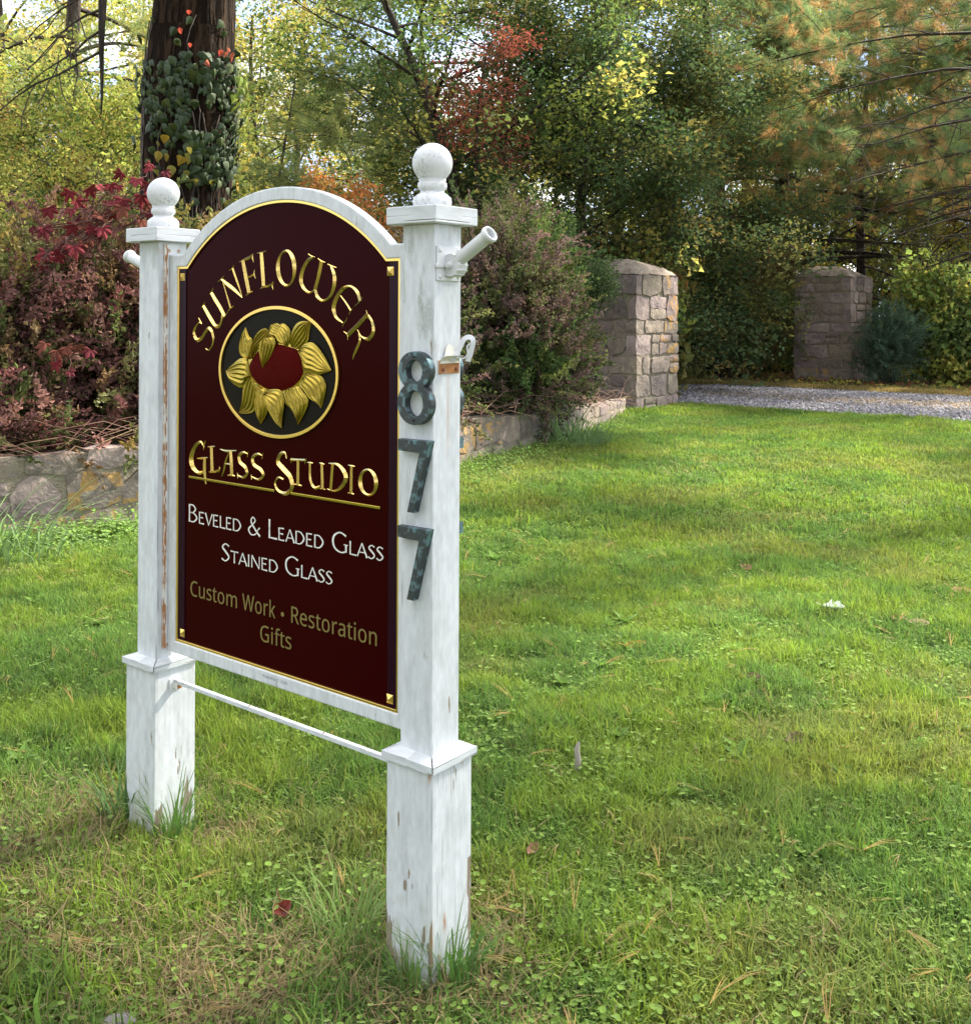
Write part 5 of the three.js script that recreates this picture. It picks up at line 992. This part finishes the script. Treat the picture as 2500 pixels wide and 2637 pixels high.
function flatWord(word, x0, x1, y, cap, small) {              // first letter tall, the rest small capitals
  const s = new Soup(), adv = [...word].map((c, i) => GL[c][0] * (i ? small : cap)), k = (x1 - x0) / (adv.reduce((a, b) => a + b) - 0.04 * cap);
  let x = x0;
  [...word].forEach((c, i) => {
    const h = i ? small : cap, thick = i ? 1.12 : 0.95;
    for (const path of GL[c].slice(1)) {
      const cv = new THREE.CatmullRomCurve3(path.map(([a, b, w]) => V(x + a * h * k, y + b * h, w * h * thick)), false, 'centripetal'), n = path.length < 4 ? 4 : path.length * 4, P = [];
      for (let j = 0; j <= n; j++) { const q = cv.getPoint(j / n), t = cv.getTangent(j / n), l = Math.hypot(t.x, t.y) || 1, w = q.z / 2; P.push([[q.x - (t.y / l) * w, q.y + (t.x / l) * w, 0], [q.x + (t.y / l) * w, q.y - (t.x / l) * w, 0]]); }
      for (let j = 0; j < n; j++) s.quad(P[j][1], P[j + 1][1], P[j + 1][0], P[j][0]);
    }
    x += adv[i] * k;
  });
  const g = s.geo; g.computeVertexNormals();
  return g;
}
const cream = std({ color: new THREE.Color().setRGB(0.80, 0.76, 0.72), roughness: 0.5, side: THREE.DoubleSide });
const olivePaint = std({ color: new THREE.Color().setRGB(0.20, 0.145, 0.035), roughness: 0.5, side: THREE.DoubleSide });
const greyPaint = std({ color: new THREE.Color().setRGB(0.20, 0.22, 0.23), roughness: 0.6, side: THREE.DoubleSide });
{
  let zz = Z;
  const lay = (g, m) => { zz += 0.00012; const o = part('lettering', g, m, board); o.position.z = zz; };
  for (const a of [['BEVELED', -0.388, -0.151, 0.9065, 0.050, 0.0335], ['&', -0.126, -0.071, 0.9055, 0.049, 0.049], ['LEADED', -0.0415, 0.174, 0.9065, 0.050, 0.0335], ['GLASS', 0.201, 0.381, 0.9075, 0.050, 0.0335], ['STAINED', -0.2365, 0.001, 0.818, 0.049, 0.033], ['GLASS', 0.0256, 0.206, 0.822, 0.049, 0.033]]) lay(flatWord(...a), cream);
  const word = (text, x0, x1, y, cap) => {
    const g = new THREE.ShapeGeometry(font.generateShapes(text, 1), 5); g.computeBoundingBox(); const b = g.boundingBox, k = cap / 0.985;
    g.translate(-b.min.x, 0, 0).scale((x1 - x0) / (b.max.x - b.min.x), k, 1).translate(x0, y, 0); return g;
  };
  for (const a of [['Custom', -0.373, -0.166, 0.6975, 0.0425], ['Work', -0.144, -0.008, 0.699, 0.0425], ['Restoration', 0.0545, 0.362, 0.7, 0.0425], ['Gifts', -0.068, 0.0555, 0.629, 0.0425]]) lay(word(...a), olivePaint);
  lay(new THREE.CircleGeometry(0.0062, 24).translate(0.0205, 0.715, 0), olivePaint);
  const mk = part('maker_mark', word('PENDERGAST SIGNS', -0.05, 0.05, 0.5385, 0.0075), greyPaint, board); mk.position.z = 0.0162;
}
{ // the oval with the carved sunflower
  const cx = -0.008, cy = 1.3468, rx = 0.236, ry = 0.173, oval = (k, P = new THREE.Shape()) => { P.absellipse(cx, cy, rx + k, ry + k, 0, 2 * Math.PI); return P; };
  const rim = oval(0); rim.holes.push(oval(-0.0075, new THREE.Path()));
  const black = new THREE.MeshPhysicalMaterial({ color: new THREE.Color().setRGB(0.012, 0.010, 0.007), roughness: 0.3, specularIntensity: 0.10 });
  part('oval_ground', new THREE.ExtrudeGeometry(oval(-0.006), { depth: 0.0008, bevelEnabled: false, curveSegments: 48 }).translate(0, 0, Z - 0.0004), black, board);
  part('gilt_rim', new THREE.ExtrudeGeometry(rim, { depth: 0.004, bevelEnabled: true, bevelThickness: 0.002, bevelSize: 0.001, bevelSegments: 2, curveSegments: 48 }).translate(0, 0, Z), gold, board);
  // the flower's heart
  const heart = [[-118, 1360], [-99, 1385], [-74, 1406], [-38, 1418], [0, 1422], [48, 1416], [86, 1404], [104, 1365], [97, 1338], [64, 1312], [28, 1300], [-11, 1296], [-68, 1307], [-106, 1330]].map(([x, y]) => V(x / 1000, y / 1000, 0));
  const hc = new THREE.CatmullRomCurve3(heart, true), hm = V(-0.007, 1.359, 0), rows = 7, N = 64, hp = [], hi = [];
  for (let j = 0; j <= rows; j++) for (let i = 0; i <= N; i++) { const q = hm.clone().lerp(hc.getPoint((i % N) / N), j / rows), r = rng(j * 99 + (i % N)); hp.push(q.x, q.y, Z + 0.002 + 0.009 * Math.sqrt(1 - (j / rows) ** 2 * 0.98) + (r() - 0.5) * 0.0006); }
  for (let j = 0; j < rows; j++) for (let i = 0; i < N; i++) { const a = j * (N + 1) + i, b = a + N + 1; hi.push(a, b, a + 1, a + 1, b, b + 1); }
  const hg = new THREE.BufferGeometry(); hg.setAttribute('position', new THREE.Float32BufferAttribute(hp, 3)); hg.setIndex(hi); hg.computeVertexNormals();
  part('flower_heart', hg, new THREE.MeshPhysicalMaterial({ color: new THREE.Color().setRGB(0.07, 0.003, 0.002), roughness: 0.7, specularIntensity: 0.06, side: THREE.DoubleSide }), board);
  { // gilt ground between the feet of the petals
    const s = new Soup(), z = Z + 0.0012; for (let i = 0; i < 72; i++) { const a = hc.getPoint(i / 72), b = hc.getPoint(((i + 1) % 72) / 72), o = (q) => [hm.x + (q.x - hm.x) * 1.24, hm.y + (q.y - hm.y) * 1.26, z], n = (q) => [hm.x + (q.x - hm.x) * 0.97, hm.y + (q.y - hm.y) * 0.97, z + 0.003]; s.quad(n(a), n(b), o(b), o(a)); }
    const g = s.geo; g.computeVertexNormals(); part('gilt_collar', g, oldGold, board);
  }
  // carved petals: outline in mm from the tip round; the tip is the first point, the foot the point farthest round
  const petals = [
    [5, [[-136, 1464], [-148, 1443], [-160, 1411], [-157, 1390], [-137, 1379], [-118, 1377], [-106, 1396], [-106, 1431], [-119, 1439], [-130, 1455]], 0],
    [5, [[-39, 1457], [-53, 1462], [-78, 1452], [-99, 1429], [-110, 1400], [-108, 1379], [-102, 1380], [-93, 1393], [-77, 1409], [-55, 1421], [-38, 1438]], 1],
    [6, [[35, 1409], [24, 1419], [6, 1422], [-5, 1426], [-16, 1438], [-34, 1442], [-34, 1456], [-22, 1472], [-7, 1476], [7, 1473], [21, 1475], [39, 1467], [49, 1457], [45, 1427]], 1],
    [6, [[125, 1479], [94, 1482], [71, 1475], [51, 1449], [48, 1427], [57, 1415], [80, 1406], [95, 1412], [115, 1430], [119, 1454]], 0],
    [6, [[203, 1359], [180, 1391], [149, 1421], [129, 1428], [109, 1425], [92, 1416], [85, 1404], [97, 1377], [103, 1352], [130, 1350], [156, 1346], [181, 1352]], 2],
    [5, [[163, 1262], [145, 1275], [119, 1284], [99, 1302], [82, 1317], [96, 1334], [103, 1350], [136, 1349], [156, 1347], [175, 1335], [182, 1320], [176, 1290]], 0],
    [6, [[78, 1214], [70, 1234], [52, 1253], [28, 1269], [19, 1297], [55, 1306], [78, 1315], [96, 1302], [119, 1282], [116, 1264], [96, 1234]], 1],
    [5, [[17, 1201], [-5, 1213], [-29, 1236], [-42, 1256], [-51, 1285], [-42, 1297], [19, 1298], [28, 1265], [20, 1227]], 2],
    [4, [[-69, 1206], [-82, 1225], [-92, 1249], [-92, 1284], [-76, 1307], [-45, 1298], [-34, 1256], [-42, 1235], [-60, 1214]], 1],
    [5, [[-162, 1230], [-149, 1256], [-143, 1296], [-132, 1321], [-105, 1328], [-76, 1307], [-79, 1274], [-92, 1240], [-123, 1230]], 0],
    [6, [[-217, 1343], [-183, 1363], [-150, 1379], [-124, 1376], [-120, 1354], [-113, 1332], [-130, 1317], [-143, 1299], [-169, 1303], [-199, 1318]], 1],
    [5, [[-56, 1350], [-60, 1368], [-68, 1393], [-70, 1409], [-62, 1429], [-43, 1439], [-12, 1438], [-3, 1423], [-15, 1398], [-33, 1373]], 4],
  ];
  for (const [veins, pts, lift] of petals) {
    const n = pts.length, foot = Math.floor(n / 2), q = pts.map(([x, y]) => V(x / 1000, y / 1000, 0));
    const A1 = new THREE.CatmullRomCurve3(q.slice(0, foot + 1), false, 'centripetal'), B1 = new THREE.CatmullRomCurve3([q[0], ...q.slice(foot).reverse()], false, 'centripetal');
    const R = 16, M = 24, pos = [], idx = [], z0 = Z + 0.001 + 0.0016 * lift;
    for (let i = 0; i <= R; i++) { const a = A1.getPointAt(i / R), b = B1.getPointAt(i / R); for (let j = 0; j <= M; j++) { const s = j / M, e = Math.sqrt(Math.max(0, 1 - (2 * s - 1) ** 2)), end = Math.min(1, (i / R) * 5), p = a.clone().lerp(b, s); pos.push(p.x, p.y, z0 + end * (0.0045 * e + 0.0029 * Math.sqrt(e) * Math.cos(s * Math.PI * 2 * veins)) + 0.002 * Math.sin((i / R) * 3)); } }
    for (let i = 0; i < R; i++) for (let j = 0; j < M; j++) { const a = i * (M + 1) + j, b = a + M + 1; idx.push(a, b, a + 1, a + 1, b, b + 1); }
    const g = new THREE.BufferGeometry(); g.setAttribute('position', new THREE.Float32BufferAttribute(pos, 3)); g.setIndex(idx); g.computeVertexNormals();
    part('gilt_petal', g, oldGold, board);
  }
}
{ // hardware
  const white = std({ color: new THREE.Color().setRGB(0.68, 0.69, 0.70), roughness: 0.45 });
  const rustTex = texture(256, 256, (u, v) => { const n = fbm(u * 9, v * 9, 400, 5, 9), p = step(0.36, 0.56, n), g = fbm(u * 30, v * 30, 404, 3, 30); return [lerp(0.78, lerp(0.45, 0.22, g), p), lerp(0.76, lerp(0.19, 0.075, g), p), lerp(0.68, lerp(0.06, 0.03, g), p)]; });
  const rusty = std({ map: rustTex, roughness: 0.8 }), rustDark = std({ color: new THREE.Color().setRGB(0.20, 0.075, 0.03), roughness: 0.85 });
  const streakTex = texture(64, 1024, (u, v) => { const n = fbm(u * 5, v * 60, 410, 4), p = step(0.30, 0.50, n + 0.16 * Math.sin(v * 31) * 0.5 - Math.abs(u - 0.5) * 0.25), g = fbm(u * 12, v * 160, 411, 3); return [lerp(0.80, lerp(0.52, 0.28, g), p), lerp(0.78, lerp(0.25, 0.10, g), p), lerp(0.72, lerp(0.09, 0.04, g), p)]; });
  // mounting angle down the inner face of the far post, rusted along its edge; its twin on the near post
  for (const k of [-1, 1]) {
    const br = part('mounting_angle', rbox(0.004, 1.17, 0.05, 0.001), white, sign); br.position.set(k * (HL - A - 0.002), 1.115, 0.004);
    const edge = part('rusted_edge', new THREE.BoxGeometry(0.0046, 1.168, 0.012), std({ map: streakTex, roughness: 0.8 }), br); edge.position.set(-k * 0.0006, 0, 0.0215);
    for (const [y, z] of [[0.566, 0.0135], [0.566, -0.020], [-0.575, 0.010]]) { const s = part('screw', new THREE.CylinderGeometry(0.0045, 0.005, 0.003, 12).rotateZ(Math.PI / 2), rusty, br); s.position.set(-k * 0.003, y, z); }
    part('rail', rbox(0.008, 1.10, 0.02, 0.001), white, br).position.set(-k * 0.004, -0.002, -0.004);
  }
  // tie rod between the sleeves
  const rod = part('tie_rod', rbox(2 * (HL - SL), 0.012, 0.012, 0.0015), plainPaint, sign); rod.position.set(0, 0.434, 0);
  for (const k of [-1, 1]) { part('rod_plate', rbox(0.003, 0.036, 0.034, 0.001), white, rod).position.set(k * (HL - SL - 0.0012), -0.008, 0.004); part('rod_bracket', rbox(0.022, 0.012, 0.016, 0.001), rusty, rod).position.set(k * (HL - SL - 0.012), -0.011, 0.001); }
  for (const x of [-0.12, 0.17]) part('rod_screw', new THREE.CylinderGeometry(0.003, 0.003, 0.002, 10), rustDark, rod).position.set(x, 0.0065, 0.001);
  // flagpole sockets on the outer faces
  for (const k of [-1, 1]) {
    const h = part('flag_socket', rbox(0.005, 0.080, 0.084, 0.0022), white, sign); h.position.set(k * (HL + A + 0.0025), k > 0 ? 1.617 : 1.63, k > 0 ? 0.0 : -0.005);
    for (const [y, z] of [[0.030, 0.032], [0.030, -0.032], [-0.030, 0.032], [-0.030, -0.032]]) part('screw', new THREE.SphereGeometry(0.0052, 12, 8).scale(0.5, 1, 1), white, h).position.set(k * 0.003, y, z);
    const hub = mergeGeometries([new THREE.CylinderGeometry(0.026, 0.028, 0.030, 28).rotateX(Math.PI / 2).translate(k * 0.016, -0.004, 0), new THREE.CylinderGeometry(0.0085, 0.0085, 0.044, 18).rotateX(Math.PI / 2).translate(k * 0.016, -0.004, 0), new THREE.CylinderGeometry(0.0055, 0.0055, 0.05, 14).rotateX(Math.PI / 2).translate(k * 0.016, -0.004, 0), new THREE.BoxGeometry(0.006, 0.007, 0.040).translate(k * 0.003, -0.006, 0.026), ...[0, 1, 2, 3, 4].map((i) => new THREE.BoxGeometry(0.004, 0.003, 0.033).rotateZ(k * (0.9 - i * 0.45)).translate(k * (0.016 + 0.0265 * Math.cos(0.9 - i * 0.45)), -0.004 + 0.0265 * Math.sin(0.9 - i * 0.45), 0))]);
    part('pivot', hub, white, h);
    const prof = [[0.0125, -0.012], [0.0158, -0.012], [0.0158, 0.102], [0.019, 0.104], [0.0205, 0.110], [0.019, 0.116], [0.015, 0.1165], [0.0132, 0.113], [0.0118, 0.03], [0.0001, 0.03]].map(([x, y]) => new THREE.Vector2(x, y));
    const tb = part('socket_tube', new THREE.LatheGeometry(prof, 32), plainPaint, h); tb.position.set(k * 0.024, 0.004, 0); tb.rotation.z = -k * (k > 0 ? 1.02 : 1.22); tb.material = white;
  }
  // rusty banner clip on the near post
  const clip = part('banner_clip', rbox(0.003, 0.032, 0.074, 0.001), rusty, sign); clip.position.set(HL + A + 0.0015, 1.381, -0.003);
  for (const z of [0.021, -0.025]) part('screw', new THREE.SphereGeometry(0.0048, 12, 8).scale(0.6, 1, 1), rustDark, clip).position.set(0.002, -0.006, z);
  const tongue = new THREE.Shape(); tongue.moveTo(-0.034, 0); tongue.lineTo(0.036, 0); tongue.lineTo(0.02, 0.016); tongue.quadraticCurveTo(0.016, 0.042, 0.0, 0.043); tongue.quadraticCurveTo(-0.014, 0.042, -0.016, 0.018); tongue.closePath();
  part('tongue', new THREE.ExtrudeGeometry(tongue, { depth: 0.0024, bevelEnabled: false }).rotateY(Math.PI / 2).translate(0.001, 0.008, 0), rusty, clip);
  const flange = new Soup(), strip = (pts, w) => { const o = []; for (const [x, y, z] of pts) o.push([[x, y, z - w / 2], [x, y, z + w / 2]]); for (let i = 0; i < o.length - 1; i++) flange.quad(o[i][0], o[i][1], o[i + 1][1], o[i + 1][0]); };
  strip([[0.002, 0.013, 0.002], [0.012, 0.022, 0.002], [0.022, 0.026, 0.0]], 0.066);
  part('flange', flange.geo, std({ map: rustTex, roughness: 0.8, side: THREE.DoubleSide }), clip);
  const band = (pts, w, t) => { const c = new THREE.CatmullRomCurve3(pts.map((p) => V(...p)), false, 'centripetal'), sh = new THREE.Shape(); sh.moveTo(-t, -w); sh.lineTo(t, -w); sh.lineTo(t, w); sh.lineTo(-t, w); sh.closePath(); return new THREE.ExtrudeGeometry(sh, { steps: 40, extrudePath: c, bevelEnabled: false }); };
  part('hook', band([[0.006, 0.014, -0.002], [0.016, 0.030, -0.010], [0.022, 0.050, -0.018], [0.027, 0.064, -0.024], [0.036, 0.068, -0.031], [0.043, 0.062, -0.035], [0.039, 0.038, -0.034], [0.032, 0.012, -0.030]], 0.0062, 0.0012), white, clip);
  part('catch', band([[0.014, 0.022, -0.012], [0.026, 0.020, -0.024], [0.032, 0.030, -0.030], [0.030, 0.046, -0.030], [0.036, 0.054, -0.034]], 0.006, 0.0012), white, clip);
}
{ // bronze house numbers, front and back
  const pat = texture(256, 256, (u, v) => { const n = fbm(u * 7, v * 7, 500, 5, 7), m = step(0.5, 0.68, fbm(u * 12 + 3, v * 12, 505, 5, 12)), k = lerp(0.7, 1.3, fbm(u * 40, v * 40, 506, 3, 40)); return [lerp(0.05, 0.13, m) * k * lerp(0.8, 1.2, n), lerp(0.06, 0.21, m) * k, lerp(0.062, 0.235, m) * k]; });
  const bronze = std({ map: pat, metalness: 0.35, roughness: 0.5 });
  const eight = new THREE.Shape(), half = []; for (let i = 0; i <= 80; i++) { const y = 1417 - (i / 80) * 168, e = (cy, rx, ry) => { const q = 1 - ((y - cy) / ry) ** 2; return q > 0 ? rx * Math.sqrt(q) : 0; }; half.push([Math.max(e(1373, 49, 44), e(1297.5, 51.5, 48.5), 0.1), y]); }
  half.forEach(([w, y], i) => (i ? eight.lineTo((530 + w) / 1000, y / 1000) : eight.moveTo((530 + w) / 1000, y / 1000))); half.reverse().forEach(([w, y]) => eight.lineTo((530 - w) / 1000, y / 1000)); eight.closePath();
  for (const [cy, rx, ry] of [[1372, 24.5, 25.5], [1298, 27, 30]]) { const p = new THREE.Path(); p.absellipse(0.530, cy / 1000, rx / 1000, ry / 1000, 0, 2 * Math.PI); eight.holes.push(p); }
  const seven = (dy) => { const s = new THREE.Shape(); [[481, 1215], [578, 1216], [531, 1050], [511, 1050], [547, 1187.5], [481, 1188.5]].forEach(([x, y], i) => (i ? s.lineTo(x / 1000, (y + dy) / 1000) : s.moveTo(x / 1000, (y + dy) / 1000))); s.closePath(); return s; };
  const shapes = [eight, seven(0), seven(-199)], geos = shapes.map((s) => boxUV(new THREE.ExtrudeGeometry(s, { depth: 0.0165, bevelEnabled: true, bevelThickness: 0.0012, bevelSize: 0.0012, bevelOffset: -0.0012, bevelSegments: 2, curveSegments: 40 }), 0, 0, 5).translate(-HL, 0, A + 0.001));
  for (const back of [0, 1]) geos.forEach((g, i) => {
    const o = part('house_number', g, bronze, sign); o.position.x = HL; if (back) { o.rotation.y = Math.PI; }
    if (i === 0 && !back) for (const y of [1.4045, 1.2605]) part('screw', new THREE.SphereGeometry(0.0028, 10, 8).scale(1, 1, 0.5), std({ color: new THREE.Color().setRGB(0.03, 0.03, 0.03), metalness: 0.6, roughness: 0.5 }), o).position.set(0.530 - HL, y, A + 0.020);
  });
}

// ---------------------------------------------------------------- shadows, haze, picture
scene.traverse((o) => { if (o.isMesh) { o.castShadow = true; o.receiveShadow = true; } });
// scene.fog = new THREE.FogExp2(0xdfe6ee, 0.0035);
renderer.render(scene, camera);
